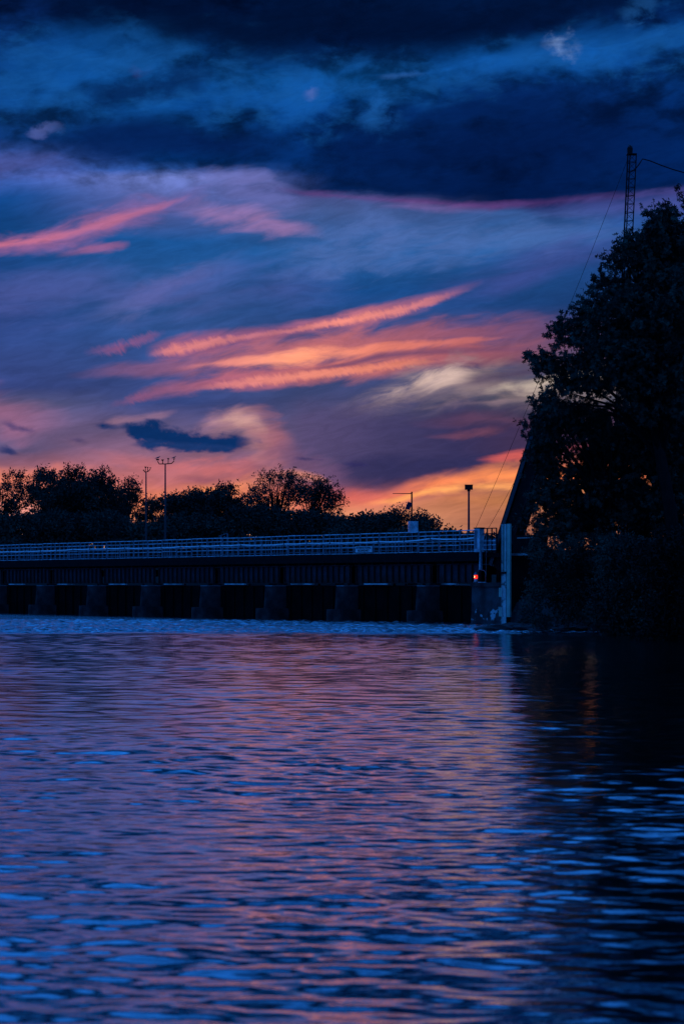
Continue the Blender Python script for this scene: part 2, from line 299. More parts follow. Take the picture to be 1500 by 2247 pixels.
def graffiti(X, v, col):
    x, y, z = X.sep(v)
    n = X.noise(v, 2.2, 2, .5); n2 = X.noise(v, 7, 3, .5)
    band = X.smooth(z, .15, .35)*X.smooth(z, 1.15, .8)
    k = X.smooth(n+(n2-.5)*.25, .54, .60)*band
    return X.mix(k*.8, col, (.55, .6, .62))
def flaking(X, v, col):
    n = X.noise(v, 1.6, 5, .6)
    x, y, z = X.sep(v)
    return X.mix(X.smooth(n, .54, .60)*X.smooth(z, 5.2, 3.0)*.9, col, (.05, .045, .05))
def rusty(X, v, col):
    x, y, z = X.sep(v)
    n = X.noise(X.xyz(x*4, y*4, z*.6), 1, 5, .6)
    k = X.smooth(n+X.smooth(z, 3.1, 2.4)*.25, .5, .75)
    return X.mix(k*.8, col, (.06, .022, .016))
M = {
 'rail':   material('galvanised_rail', (.60, .63, .68), .45, .1, .45, 2.0),
 'pipe':   material('pale_pipe', (.85, .86, .87), .35, 0, .15, 1.5),
 'girder': material('painted_girder', (.050, .042, .055), .7, 0, .4, 1.2, spec=.12, build=rusty),
 'deck':   material('dark_deck', (.008, .008, .009), .85, 0, .3, 2.0, spec=.08),
 'pier':   material('old_concrete', (.070, .044, .044), .9, 0, .5, .9, (.024, .016, .017), .5, 9, spec=.1),
 'pier2':  material('end_pier_concrete', (.060, .060, .066), .9, 0, .5, .9, (.02, .018, .02), .5, 9, build=graffiti),
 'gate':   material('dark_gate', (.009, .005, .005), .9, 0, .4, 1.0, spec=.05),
 'sill':   material('pale_sill', (.50, .52, .52), .5, 0, .6, .8, (.06, .06, .06)),
 'white':  material('white_paint', (.75, .77, .75), .5, 0, .15, 2.0),
 'post_l': material('pale_post', (.55, .57, .55), .55, 0, .3, 1.2, build=flaking),
 'board':  material('pale_board', (.36, .47, .38), .65, 0, .25, 1.2),
 'dark':   material('dark_steel', (.012, .012, .013), .7, 0, .3, 2.0, spec=.12),
 'blue':   material('blue_steel', (.15, .165, .20), .5, .2, .3, 2.0),
 'pole':   material('lamp_pole_steel', (.035, .035, .04), .6, 0, .2, 1.0),
 'sign':   material('sign_face', (.62, .65, .68), .5, 0, .1, 2.0),
 'ink':    material('sign_ink', (.02, .02, .025), .6, 0, 0, 2.0),
 'bark':   material('bark', (.012, .010, .009), .9, 0, .4, 4.0, spec=.08, bump=.6, bscale=14, stretch=(3, 3, .6)),
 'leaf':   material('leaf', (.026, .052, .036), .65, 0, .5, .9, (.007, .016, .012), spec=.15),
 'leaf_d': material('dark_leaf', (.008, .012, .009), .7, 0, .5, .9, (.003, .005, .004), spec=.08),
 'leaf_f': material('far_leaf', (.024, .048, .036), .8, 0, .5, .25, (.008, .018, .016), spec=.1),
 'rock':   material('rock', (.02, .018, .02), .8, 0, .5, 1.5, bump=.7, bscale=3),
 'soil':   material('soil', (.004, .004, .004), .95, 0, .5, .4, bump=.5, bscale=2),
 'grass':  material('far_grass', (.012, .020, .014), .95, 0, .5, .1),
 'gull':   material('gull_plumage', (.10, .10, .11), .7, 0, .4, 8.0),
 'panel':  material('solar_cells', (.01, .015, .05), .25, .2, .2, 5.0),
}
# ------------------------------------------------------------ mesh helper
class MB:
    def __init__(s): s.v = []; s.f = []
    def box(s, c, d, R=None):
        c = Vector(c); i = len(s.v)
        for x in (-.5, .5):
            for y in (-.5, .5):
                for z in (-.5, .5):
                    p = Vector((x*d[0], y*d[1], z*d[2]))
                    if R: p = R @ p
                    s.v.append(tuple(c+p))
        for q in ((0,1,3,2), (4,6,7,5), (0,4,5,1), (2,3,7,6), (0,2,6,4), (1,5,7,3)): s.f.append(tuple(i+k for k in q))
        return s
    def tube(s, pts, rad, n=6, cap=True):
        pts = [Vector(p) for p in pts]
        if isinstance(rad, (int, float)): rad = [rad]*len(pts)
        i0 = len(s.v); up = Vector((.13, .21, .97))
        for k, p in enumerate(pts):
            d = (pts[min(k+1, len(pts)-1)]-pts[max(k-1, 0)]).normalized()
            a = d.cross(up)
            if a.length < .05: a = d.cross(Vector((1, 0, 0)))
            a.normalize(); b = d.cross(a)
            for j in range(n):
                t = 2*math.pi*(j+.5)/n
                s.v.append(tuple(p+(a*math.cos(t)+b*math.sin(t))*rad[k]))
        for k in range(len(pts)-1):
            for j in range(n):
                s.f.append((i0+k*n+j, i0+k*n+(j+1) % n, i0+(k+1)*n+(j+1) % n, i0+(k+1)*n+j))
        if cap:
            s.f.append(tuple(i0+j for j in reversed(range(n)))); e = i0+(len(pts)-1)*n
            s.f.append(tuple(e+j for j in range(n)))
        return s
    def prism(s, poly, z0, z1, inset=0):
        """poly in xy, from z0 to z1; inset tapers the top"""
        n = len(poly); i = len(s.v)
        cx = sum(p[0] for p in poly)/n; cy = sum(p[1] for p in poly)/n
        for z, k in ((z0, 0), (z1, inset)):
            for x, y in poly:
                d = math.hypot(x-cx, y-cy); q = (d-k)/d if d else 1
                s.v.append((cx+(x-cx)*q, cy+(y-cy)*q, z))
        for j in range(n): s.f.append((i+j, i+(j+1) % n, i+n+(j+1) % n, i+n+j))
        s.f.append(tuple(i+j for j in reversed(range(n)))); s.f.append(tuple(i+n+j for j in range(n)))
        return s
    def mesh(s, name, mat, smooth=False):
        me = bpy.data.meshes.new(name); me.from_pydata([tuple(v) for v in s.v], [], s.f)
        me.materials.append(mat); me.update()
        if smooth: me.polygons.foreach_set('use_smooth', [True]*len(me.polygons))
        return me
    def build(s, name, mat, parent=None, smooth=False, **kw):
        return link(name, s.mesh(name, mat, smooth), parent, **kw)
def link(name, me, parent=None, loc=None, rot=None, **props):
    o = bpy.data.objects.new(name, me); C.objects.link(o)
    if parent: o.parent = parent
    if loc: o.location = loc
    if rot: o.rotation_euler = rot
    for k, v in props.items(): o[k] = v
    return o
def thing(name, label, cat, loc=(0, 0, 0), rz=0, group=None):
    o = bpy.data.objects.new(name, None); C.objects.link(o)
    o.location = loc; o.rotation_euler = (0, 0, rz); o.empty_display_size = .3
    o['label'] = label; o['category'] = cat
    if group: o['group'] = group
    return o
def tag(o, label, cat, group=None):
    o['label'] = label; o['category'] = cat
    if group: o['group'] = group
    return o
def np_mesh(name, verts, faces, mat, smooth=False):
    """verts (n,3), faces (m,k) arrays of equal-sided faces"""
    me = bpy.data.meshes.new(name); k = faces.shape[1]
    me.vertices.add(len(verts)); me.vertices.foreach_set('co', np.asarray(verts, 'f').ravel())
    me.loops.add(faces.size); me.loops.foreach_set('vertex_index', faces.ravel().astype('i'))
    me.polygons.add(len(faces)); me.polygons.foreach_set('loop_start', np.arange(0, faces.size, k, dtype='i'))
    if smooth: me.polygons.foreach_set('use_smooth', np.ones(len(faces), bool))
    me.materials.append(mat); me.update(calc_edges=True)
    return me

# ------------------------------------------------------------ water
def water_material():
    m = bpy.data.materials.new('river_water'); m.use_nodes = True
    t = m.node_tree; t.nodes.clear(); X = NT(t)
    o = t.nodes.new('ShaderNodeOutputMaterial')
    g = t.nodes.new('ShaderNodeNewGeometry'); pos = E_(X, g.outputs['Position'])
    x, y, z = X.sep(pos)
    jig = X.noise(X.xyz(x*.25, y*.08), 1, 3, .5)
    wind = X.smooth(y+(jig-.5)*8+x*.05, 99.5, 103)          # wind-roughened water in front of the bridge
    stk = X.noise(X.xyz(x*.35, y*.9, 4.0), 1, 4, .65)
    wind = wind*X.smooth(stk, .3, .62, .35, 1.25)
    b = t.nodes.new('ShaderNodeBump'); b.inputs['Distance'].default_value = 1.0
    n1 = X.noise(X.xyz(x*.85, y), 7.0, 4, .6)
    n2 = X.noise(X.xyz(x*.7, y), 2.2, 4, .6)
    n3 = X.noise(X.xyz(x*.5, y), .45, 2, .5)
    h = n1*.0026+n2*.012*X.smooth(y, 20, 55)+n3*.006
    h = h*(1.0+wind*9.0)
    X.put(b.inputs['Height'], h); b.inputs['Strength'].default_value = 1.0
    gl = t.nodes.new('ShaderNodeBsdfGlossy'); gl.inputs['Roughness'].default_value = .05
    X.put(gl.inputs['Roughness'], X.smooth(y, 20, 110, .02, .09)+wind*.02)
    gl.inputs['Color'].default_value = (.95, .97, 1, 1)
    df = t.nodes.new('ShaderNodeBsdfDiffuse'); df.inputs['Color'].default_value = (.001, .003, .008, 1)
    fr = t.nodes.new('ShaderNodeFresnel'); fr.inputs['IOR'].default_value = 1.5
    mx = t.nodes.new('ShaderNodeMixShader')
    for n in (gl, df, fr): t.links.new(b.outputs[0], n.inputs['Normal'])
    t.links.new(X.math('MULTIPLY', E_(X, fr.outputs[0])*1.75+.06, 1.0, True).o, mx.inputs[0]); t.links.new(df.outputs[0], mx.inputs[1]); t.links.new(gl.outputs[0], mx.inputs[2])
    t.links.new(mx.outputs[0], o.inputs[0])
    return m
def build_water():
    Y = [5.0]
    while Y[-1] < 140: Y.append(Y[-1]+min(.13, max(.022, Y[-1]**2/(F*H)*.75)))
    Y = np.array(Y); nr = len(Y); nc = 380
    tn = np.linspace(-.22, .22, nc)
    yy = np.repeat(Y[:, None], nc, 1); xx = yy*tn[None, :]
    z = np.zeros_like(yy)
    step = np.gradient(Y)[:, None]
    r = np.random.default_rng(5); N = 64
    lam = np.exp(r.uniform(np.log(.17), np.log(1.8), N)); ang = r.normal(math.pi/2, .6, N)
    slope = .080/np.sqrt(N/2)*(.6+.4*(lam < .7))
    for L, a, sl, ph in zip(lam, ang, slope, r.uniform(0, 6.28, N)):
        k = 2*math.pi/L
        q = k*(xx*math.cos(a)+yy*math.sin(a))+ph
        fade = np.clip((L/step-3.0)/3.0, 0, 1)
        z += sl/k*fade*np.sin(q+.35*np.sin(q+1.0))
    # gusts: patches of livelier and calmer water
    gx = np.sin(xx*.55+1.3*np.sin(yy*.21))*np.sin(yy*.37+.8*np.sin(xx*.4+2))
    z *= 1+.35*gx
    # short steep chop in the wind-roughened strip before the bridge
    edge = np.clip((yy-101.0+.06*xx+1.2*np.sin(xx*.31)+.9*np.sin(xx*.83+1))/3.0, 0, 1)
    edge *= 1+.9*np.exp(-((yy+.06*xx-104.2)/1.3)**2)
    edge *= .55+.45*np.sin(yy*1.1+1.7*np.sin(xx*.18)+.6*xx*.1)*np.sin(yy*.43+xx*.07)
    for L, a, ph in zip(r.uniform(.45, 1.3, 16), r.normal(math.pi/2, .8, 16), r.uniform(0, 6.28, 16)):
        k = 2*math.pi/L
        z += edge*.40/math.sqrt(8)/k*np.sin(k*(xx*math.cos(a)+yy*math.sin(a))+ph)
    v = np.stack([xx, yy, z], -1).reshape(-1, 3)
    i = np.arange(nr-1)[:, None]*nc+np.arange(nc-1)[None, :]
    f = np.stack([i, i+1, i+nc+1, i+nc], -1).reshape(-1, 4)
    # flat outer sheets that carry the river on to all sides
    n0 = len(v)
    a, b_ = 5*.22, float(Y[-1])*.22
    ye = float(Y[-1])
    ex = [(-1.1, 5), (1.1, 5), (b_, ye), (-b_, ye), (-400, -400), (400, -400), (400, 5), (-400, 5), (400, ye), (-400, ye), (400, 330), (-400, 330)]
    v = np.concatenate([v, np.array([(p[0], p[1], 0) for p in ex])])
    q = [(4, 5, 6, 7), (1, 6, 8, 2), (7, 0, 3, 9), (9, 8, 10, 11)]
    f = np.concatenate([f, np.array(q)+n0])
    link('water', np_mesh('water', v, f, water_material(), True), kind='structure')
build_water()

# ------------------------------------------------------------ land
def sheet(name, nx, ny, fn, mat):
    v = []; f = []
    for j in range(ny+1):
        for i in range(nx+1): v.append(fn(i/nx, j/ny))
    for j in range(ny):
        for i in range(nx): f.append((j*(nx+1)+i, j*(nx+1)+i+1, (j+1)*(nx+1)+i+1, (j+1)*(nx+1)+i))
    me = bpy.data.meshes.new(name); me.from_pydata(v, [], f); me.materials.append(mat); me.update()
    me.polygons.foreach_set('use_smooth', [True]*len(f))
    return link(name, me, kind='structure')
def hsh(x, y): return math.sin(x*1.7+2*math.sin(y*.9))*.5+math.sin(y*2.3+x*.6)*.5
# far bank behind the bridge, on to the horizon
def far(u, v):
    x = -2600+5200*u; y = 222+(v**2.2)*6500
    z = min(6.3, -1.0+(y-222)*.8)+hsh(x*.05, y*.05)*.25
    return (x, y, z)
sheet('far_bank', 60, 40, far, M['grass'])
# right bank: comes toward the viewer on the right
def bank_edge(x):          # y of the waterline for a given x
    pts = [(9, 135), (10.5, 116), (12.5, 104), (14.3, 99.5), (16, 92), (19, 84), (26, 72), (45, 50), (120, 10), (400, -200)]
    for (a, b), (c, d) in zip(pts, pts[1:]):
        if x <= c: return b+(d-b)*(x-a)/(c-a)
    return pts[-1][1]
def rb(u, v):
    x = 9+(u**2.4)*390; e = bank_edge(x)
    dv = v**1.8*140
    y = e-1.2+dv
    z = -.5+1.0*(1-math.exp(-dv/1.2))+1.8*(1-math.exp(-dv/9))+hsh(x*.9, y*.9)*.12
    return (x, y, z)
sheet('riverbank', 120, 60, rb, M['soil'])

# ------------------------------------------------------------ bridge frame of reference
AX = Vector((.599, -.8007, 0)); AX.normalize(); AY = Vector((-AX.y, AX.x, 0))
B0 = Vector(((1040-750)*(H*F/84)/F, H*F/84, 0))
RZ = math.atan2(AX.y, AX.x)
def bx(px, t=0.0):
    k = (px-750)/F
    return (k*(B0.y+t*AY.y)-B0.x-t*AY.x)/(AX.x-k*AX.y)
def bz(py, x, t=0.0):
    Y = (B0+AX*x+AY*t).y
    return H+(HZ-py)*Y/F
ZD = 4.30       # walkway level
joints = [bx(p) for p in (227, 346, 477, 620, 777, 955)]
L = (joints[-1]-joints[0])/5
J = [joints[0]-L*k for k in range(5, 0, -1)]+joints
bridge = thing('girder_bridge', 'long low dark bridge on concrete piers crossing the river', 'bridge', B0, RZ)
deckL = J[0]-L*.3; deckR = bx(1062)
W = 5.0
MB().box(((deckL+deckR)/2, W/2-.15, 4.12), (deckR-deckL, W+.7, .30)).build('deck_slab', M['deck'], bridge)
MB().box(((deckL+deckR)/2, -.42, 3.86), (deckR-deckL, .16, .24)).build('edge_beam', M['deck'], bridge)
MB().box(((deckL+deckR)/2, .30, 3.77), (deckR-deckL, .14, .42)).build('stringer', M['deck'], bridge)
MB().box(((deckL+deckR)/2, W+.1, 3.86), (deckR-deckL, .16, .24)).build('edge_beam', M['deck'], bridge)
br = MB().box((0, 0, 0), (.10, .55, .34)).mesh('bracket', M['deck'])
x = deckL+.6
while x < deckR-.3:
    link('bracket', br, bridge, (x, -.16, 3.80)); x += L/6
# girders: one plate girder per span on each side, with stiffeners
spans = list(zip([J[0]-L]+J, J+[deckR]))
stiff = MB().box((0, 0, 0), (.035, .15, 1.08)).mesh('stiffener', M['girder'])
for a, b in spans:
    a2 = max(a, deckL)+.30; b2 = b-.30
    if b2-a2 < .5: continue
    for t0 in (0.0, W-.2):
        g = MB()
        g.box(((a2+b2)/2, t0, 3.0), (b2-a2, .03, 1.12))
        g.box(((a2+b2)/2, t0, 3.575), (b2-a2, .34, .03)); g.box(((a2+b2)/2, t0, 2.425), (b2-a2, .34, .03))
        go_ = g.build('girder', M['girder'], bridge)
        if t0 == 0:
            n = max(2, round((b2-a2)/.62))
            for k in range(n+1): link('stiffener', stiff, go_, (a2+.05+(b2-a2-.1)*k/n, -.09, 3.0))
    n = 3
    for k in range(n): MB().box((a2+(b2-a2)*(k+.5)/n, W/2, 3.2), (.16, W-.5, .5)).build('cross_beam', M['deck'], bridge)
# piers with rounded upstream noses, footings and bearing caps
def pier_poly(hw, y0, y1, r):
    p = [(hw, y1), (-hw, y1)]
    for k in range(0, 9):
        a = math.pi+math.pi*k/8
        p.append((hw*math.cos(a), y0+r+r*math.sin(a)))
    return p
pier_me = MB().prism(pier_poly(.44, -1.45, W+1.0, .40), .72, 2.22, .10).mesh('pier', M['pier'], False)
foot_me = MB().prism(pier_poly(.74, -2.05, W+1.4, .6), -1.5, .74, .03).mesh('footing', M['pier'], False)
cap_me = MB().prism(pier_poly(.40, -1.36, W+.9, .36), 2.223, 2.28, .02).mesh('pier_cap', M['blue'], False)
bear_me = MB().box((0, 0, 0), (.5, .4, .09)).mesh('bearing', M['deck'])
for k, j in enumerate(J):
    p = link('pier', pier_me, bridge, (j, 0, 0))
    link('footing', foot_me, p); link('pier_cap', cap_me, p)
    for t in (0, W-.2): link('bearing', bear_me, p, (0, t, 2.365))
# spillway gates between the piers and pale sill beams above them
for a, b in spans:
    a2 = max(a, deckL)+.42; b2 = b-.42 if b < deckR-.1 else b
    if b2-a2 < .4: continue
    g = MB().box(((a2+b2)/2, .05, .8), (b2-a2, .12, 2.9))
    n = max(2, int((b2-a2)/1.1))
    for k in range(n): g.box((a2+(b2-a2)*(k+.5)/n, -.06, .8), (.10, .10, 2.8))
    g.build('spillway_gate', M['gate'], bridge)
    MB().box(((a2*.68+b2*.32), -.30, 2.365), ((b2-a2)*.34, .20, .07)).build('sill_beam', M['sill'], bridge)

# ------------------------------------------------------------ railings
def railing(name, label, t, x0, x1, heights, sp, mats, picket_every, jit):
    r = thing(name, label, 'railing', B0, RZ)
    n = round((x1-x0)/sp); sp = (x1-x0)/n
    post = MB().box((0, 0, .64), (.09, .07, 1.30)).mesh('post', M['blue'])
    pk = MB().box((0, 0, .64), (.05, .035, 1.22)).mesh('picket', M['blue'])
    rg = random.Random(int(t*10)+3)
    for k in range(n+1):
        link('post', post, r, (x0+sp*k, t, ZD+rg.uniform(-.03, .02)))
    for k in range(n):
        a = x0+sp*k+.045; b = x0+sp*(k+1)-.045
        dzz = rg.uniform(-jit, jit)
        for h in heights:
            rr = .022 if h not in (heights[0],) else .03
            e0 = dzz+rg.uniform(-.012, .012); e1 = dzz+rg.uniform(-.012, .012)
            MB().tube([(a, t, ZD+h+e0), (b, t, ZD+h+e1)], rr, 6).build('rail', mats, r)
        for q in range(picket_every):
            link('picket', pk, r, (a+(b-a)*(q+1)/(picket_every+1), t+.01, ZD+dzz))
    return r
near = railing('bridge_railing', 'pale metal railing along the river side of the bridge, carrying a sagging pipe', -.45, deckL, bx(1056, -.45),
               (1.27, 1.02, .64, .41, .02), L/4.0, M['rail'], 2, .012)
# the sagging pipe: pieces between couplings
pts = []
rg = random.Random(4); x = deckL
while x < bx(1030, -.52):
    pts.append((x, ZD+.74+rg.uniform(-.035, .035))); x += L/3.1
pts[-2] = (pts[-2][0], ZD+.84); pts[-1] = (pts[-1][0], ZD+.76); pts.append((bx(1042, -.52), ZD+.83))
for (xa, za), (xb, zb) in zip(pts, pts[1:]):
    MB().tube([(xa+.04, -.53, za), ((xa+xb)/2, -.53, (za+zb)/2-.025), (xb-.04, -.53, zb)], .046, 8).build('pipe', M['pipe'], near)
    MB().tube([(xb-.06, -.53, zb), (xb+.06, -.53, zb)], .05, 8).build('coupling', M['blue'], near)
farr = railing('bridge_railing', 'thin metal railing along the far side of the bridge walkway, seen through the near one', W+.1, deckL, bx(1075, W+.1)-.3,
               (1.22, .9, .6, .3), L/2.6, M['blue'], 3, .02)
# cabinet at the end of the railing, railing piece beyond
ec = thing('control_cabinet', 'narrow pale steel cabinet closing the right end of the long railing', 'cabinet', B0+AX*bx(1051, -.5)+AY*(-.5)+Vector((0, 0, 4.27)), RZ)
cw = bx(1057, -.5)-bx(1045, -.5)
MB().box((0, 0, .70), (cw, .35, 1.40)).build('cabinet_body', M['rail'], ec)
MB().box((-.1, -.19, .75), (cw*.4, .03, 1.1)).build('cabinet_door', M['blue'], ec)
MB().box((0, 0, 1.43), (cw+.08, .42, .06)).build('lid', M['dark'], ec)
er = thing('end_railing', 'short see-through railing between the cabinet and the raised arm', 'railing', B0, RZ)
xa, xb = bx(1060), bx(1100)
for h in (1.37, 1.05, .62, .38, .1): MB().tube([(xa, -.4, ZD+h), (xb, -.4, ZD+h)], .03, 6).build('rail', M['dark'] if h > 1 else M['rail'], er)
for k in range(5): MB().box((xa+(xb-xa)*k/4, -.4, ZD+.68), (.06, .06, 1.4)).build('post', M['dark'], er)
# mesh infill panel
MB().box(((xa+xb)/2, -.36, ZD+.42), (xb-xa-.1, .03, .66)).build('infill_panel', M['blue'], er)
eb = MB().box(((deckR+bx(1104))/2, W/2-.2, 4.08), (bx(1104)-deckR, W, .26))
eb.build('end_deck', M['deck'], bridge)

# ------------------------------------------------------------ boundary sign
sx0, sx1 = bx(780, -.6), bx(816.5, -.6); sz1 = bz(1199, sx0, -.6); sz0 = bz(1212.5, sx0, -.6)
sg = thing('boundary_sign', 'small pale two-line sign reading INTERNATIONAL BOUNDARY hung on the railing', 'sign', B0+AX*((sx0+sx1)/2)+AY*(-.62)+Vector((0, 0, (sz0+sz1)/2)), RZ)
sw = sx1-sx0; sh = sz1-sz0
MB().box((0, 0, 0), (sw, .03, sh)).build('sign_board', M['sign'], sg)
def lettering(txt, size, loc, parent, mat, rot=(math.pi/2, 0, 0), width=None, name='lettering'):
    cu = bpy.data.curves.new('t', 'FONT'); cu.body = txt; cu.size = size; cu.align_x = 'CENTER'; cu.align_y = 'CENTER'; cu.extrude = .004; cu.offset = .006
    ob = bpy.data.objects.new('t', cu); C.objects.link(ob)
    dg = bpy.context.evaluated_depsgraph_get(); me = bpy.data.meshes.new_from_object(ob.evaluated_get(dg))
    bpy.data.objects.remove(ob); me.materials.clear(); me.materials.append(mat)
    if width:
        co = [v.co.x for v in me.vertices]; k = width/(max(co)-min(co))
        for v in me.vertices: v.co.x *= k
    return link(name, me, parent, loc, rot)
lettering('INTERNATIONAL', .19, (0, -.02, sh*.22), sg, M['ink'], width=sw*.9)
lettering('BOUNDARY', .19, (0, -.02, -sh*.22), sg, M['ink'], width=sw*.68)

# ------------------------------------------------------------ end pier and what stands on it
ep = thing('end_pier', 'broad battered concrete pier with pale painted patches at the right end of the bridge', 'pier', B0, RZ)
# front left edge seen at px 1040, right edge about px 1104
xl = bx(1038, -.9)-.0; xr = bx(1106, -.9)
poly = [(xl, -.9), (xr, -.9), (xr, W+1), (xl, W+1)]
MB().prism([(xl-.1, -1.05), (xr+.05, -1.05), (xr+.05, W+1), (xl-.1, W+1)], -1.5, 2.2, .10).build('pier_shaft', M['pier2'], ep)
MB().box(((xl+xr)/2, W/2, 2.33), (xr-xl+.1, W+2.2, .24)).build('pier_ledge', M['pier'], ep)
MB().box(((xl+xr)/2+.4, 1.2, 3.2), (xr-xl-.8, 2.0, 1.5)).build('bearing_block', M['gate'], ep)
# navigation light
nz = bz(1283, bx(1042, -.9), -.9)
nl = thing('navigation_light', 'small red lit navigation lantern on the corner of the end pier', 'lantern', B0+AX*bx(1043.5, -.9)+AY*(-.9)+Vector((0, 0, 2.45)), RZ)
MB().tube([(0, 0, 0), (0, 0, .06)], .16, 12).build('base_plate', M['blue'], nl)
MB().tube([(0, 0, .06), (0, 0, .22)], .10, 12).build('stem', M['rail'], nl)
red = bpy.data.materials.new('red_lens'); red.use_nodes = True
rn = red.node_tree; rb_ = rn.nodes['Principled BSDF']; rb_.inputs['Base Color'].default_value = (.5, .01, .005, 1); rb_.inputs['Roughness'].default_value = .3
rb_.inputs['Emission Color'].default_value = (1, .03, .01, 1); rb_.inputs['Emission Strength'].default_value = 1.2
core = bpy.data.materials.new('lamp_core'); core.use_nodes = True
cb = core.node_tree.nodes['Principled BSDF']; cb.inputs['Emission Color'].default_value = (1, .35, .12, 1); cb.inputs['Emission Strength'].default_value = 5
MB().tube([(0, 0, .22), (0, 0, .27), (0, 0, .40), (0, 0, .45)], [.09, .115, .115, .09], 14).build('red_lens', red, nl, True)
MB().tube([(.02, -.122, .29), (.02, -.122, .39)], .025, 6).build('lamp_core', core, nl)
MB().tube([(0, 0, .452), (0, 0, .50), (0, 0, .62)], [.15, .13, .04], 12).build('hood', M['blue'], nl)
# davit frame beside the lantern
df = thing('davit_frame', 'thin blue steel hanger frame reaching down from the walkway to the lantern', 'frame', B0, RZ)
xx1 = bx(1055, -.8); z1 = bz(1208, xx1, -.8); z2 = bz(1250, xx1, -.8)
MB().tube([(bx(1053, -.8), -.8, z1), (bx(1052.5, -.8), -.8, z2)], .05, 6).build('hanger', M['rail'], df)
MB().tube([(bx(1055.5, -.8), -.8, z1), (bx(1056.5, -.8), -.8, z2)], .05, 6).build('hanger', M['blue'], df)
MB().tube([(bx(1051.5, -.8), -.8, bz(1225, xx1, -.8)), (bx(1049.5, -.8), -.8, bz(1254, xx1, -.8))], .02, 6).build('brace', M['blue'], df)
MB().tube([(bx(1050, -.8), -.8, z2), (bx(1062, -.8), -.8, bz(1252, xx1, -.8)), (bx(1065, -.8), -.8, bz(1258, xx1, -.8)), (bx(1065, -.8), -.8, bz(1281, xx1, -.8))], .02, 6).build('guard_rod', M['blue'], df)
MB().tube([(bx(1066, -.5), -.5, bz(1207, xx1, -.5)), (bx(1066, -.5), -.5, bz(1262, xx1, -.5))], .015, 6).build('drop_rod', M['blue'], df)
MB().box((bx(1058, -.9), -.9, bz(1278, xx1, -.9)), (.7, .12, .05)).build('step_plate', M['rail'], df)

# ------------------------------------------------------------ tall channel post and its marker boards
pf = -1.75
pxs = lambda p: bx(p, pf)
post = thing('channel_post', 'tall pale steel channel post standing in the water in front of the end pier', 'post', B0+AX*pxs(1111)+AY*pf, RZ)
o0 = pxs(1111)
zt = bz(1150, o0, pf); zb = bz(1354, o0, pf); zj = bz(1257, o0, pf)
def vbar(name, pa, pb, y0, y1, z0, z1, mat):
    a, b = pxs(pa)-o0, pxs(pb)-o0
    MB().box(((a+b)/2, (y0+y1)/2, (z0+z1)/2), (b-a, y1-y0, z1-z0)).build(name, mat, post)
vbar('flange', 1102.6, 1104.0, -.10, .16, -.8, zt, M['post_l'])
vbar('web', 1104.05, 1109.5, .02, .08, zj+.06, zt-.02, M['board'])
vbar('web', 1104.05, 1110.8, -.06, .0, -.8, zj-.06, M['post_l'])
vbar('flange', 1109.6, 1111.8, -.10, .10, zj+.06, zt, M['post_l'])
vbar('splice_plate', 1101.8, 1111.0, -.14, .02, zj-.05, zj+.05, M['dark'])
vbar('face_board', 1111.9, 1119.5, -.04, .06, zb, zt+.01, M['board'])
for i, (ya, yb) in enumerate(((1290, 1310), (1333, 1353))):
    mz0, mz1 = bz(yb, pxs(1096), pf), bz(ya, pxs(1096), pf)
    t_ = thing('marker_board', ('upper' if i == 0 else 'lower')+' of two small pale slatted boards fixed left of the tall post', 'board', B0+AX*pxs(1096)+AY*(pf+.15)+Vector((0, 0, mz0)), RZ, 'marker boards beside the tall post')
    a, b = pxs(1090)-pxs(1096), pxs(1102.4)-pxs(1096)
    for k in range(4):
        w_ = (b-a)/4
        MB().box((a+w_*(k+.5), 0, (mz1-mz0)/2), (w_-.012, .04, mz1-mz0)).build('slat', M['board'], t_)
    MB().box(((a+b)/2, .04, (mz1-mz0)*.75), (b-a, .03, .08)).build('batten', M['dark'], t_)

# ------------------------------------------------------------ raised arm of the lift span, abutment behind
arm = thing('raised_arm', 'dark leaning box girder arm of the raised lift span, rising into the trees', 'lift arm', B0, RZ)
def ap(px, py, t): x_ = bx(px, t); return Vector((x_, t, bz(py, x_, t)))
p0 = ap(1097, 1262, .3); p1 = ap(1103, 1160, .3); p2 = ap(1172, 945, .3)
d = (p2-p1).normalized(); p3 = p1+d*(7.4)
nrm = Vector((d.z, 0, -d.x))      # toward the right in the arm's plane
w_ = 1.45
def slab(name, off, th, y0, y1, mat, a=p1-d*2.3, b=p3):
    m_ = MB(); i = 0
    for p in (a, b):
        for o_ in (off, off+th):
            for y in (y0, y1):
                q = p+nrm*o_; m_.v.append((q.x, y, q.z))
    m_.f = [(0, 1, 3, 2), (4, 6, 7, 5), (0, 4, 5, 1), (2, 3, 7, 6), (0, 2, 6, 4), (1, 5, 7, 3)]
    m_.build(name, mat, arm)
slab('top_flange', 0, .10, .0, .75, M['dark'])
slab('edge_plate', .12, .26, -.02, .04, M['pole'])
slab('web_plate', .40, w_-.5, .10, .16, M['deck'])
slab('web_plate', .12, w_-.2, .60, .66, M['deck'])
slab('bottom_flange', w_-.08, .10, .0, .75, M['dark'])
MB().tube([tuple(ap(1108, 1137, .1)), tuple(ap(1108.5, 1120, .1))], .035, 6).build('stub_post', M['dark'], arm)

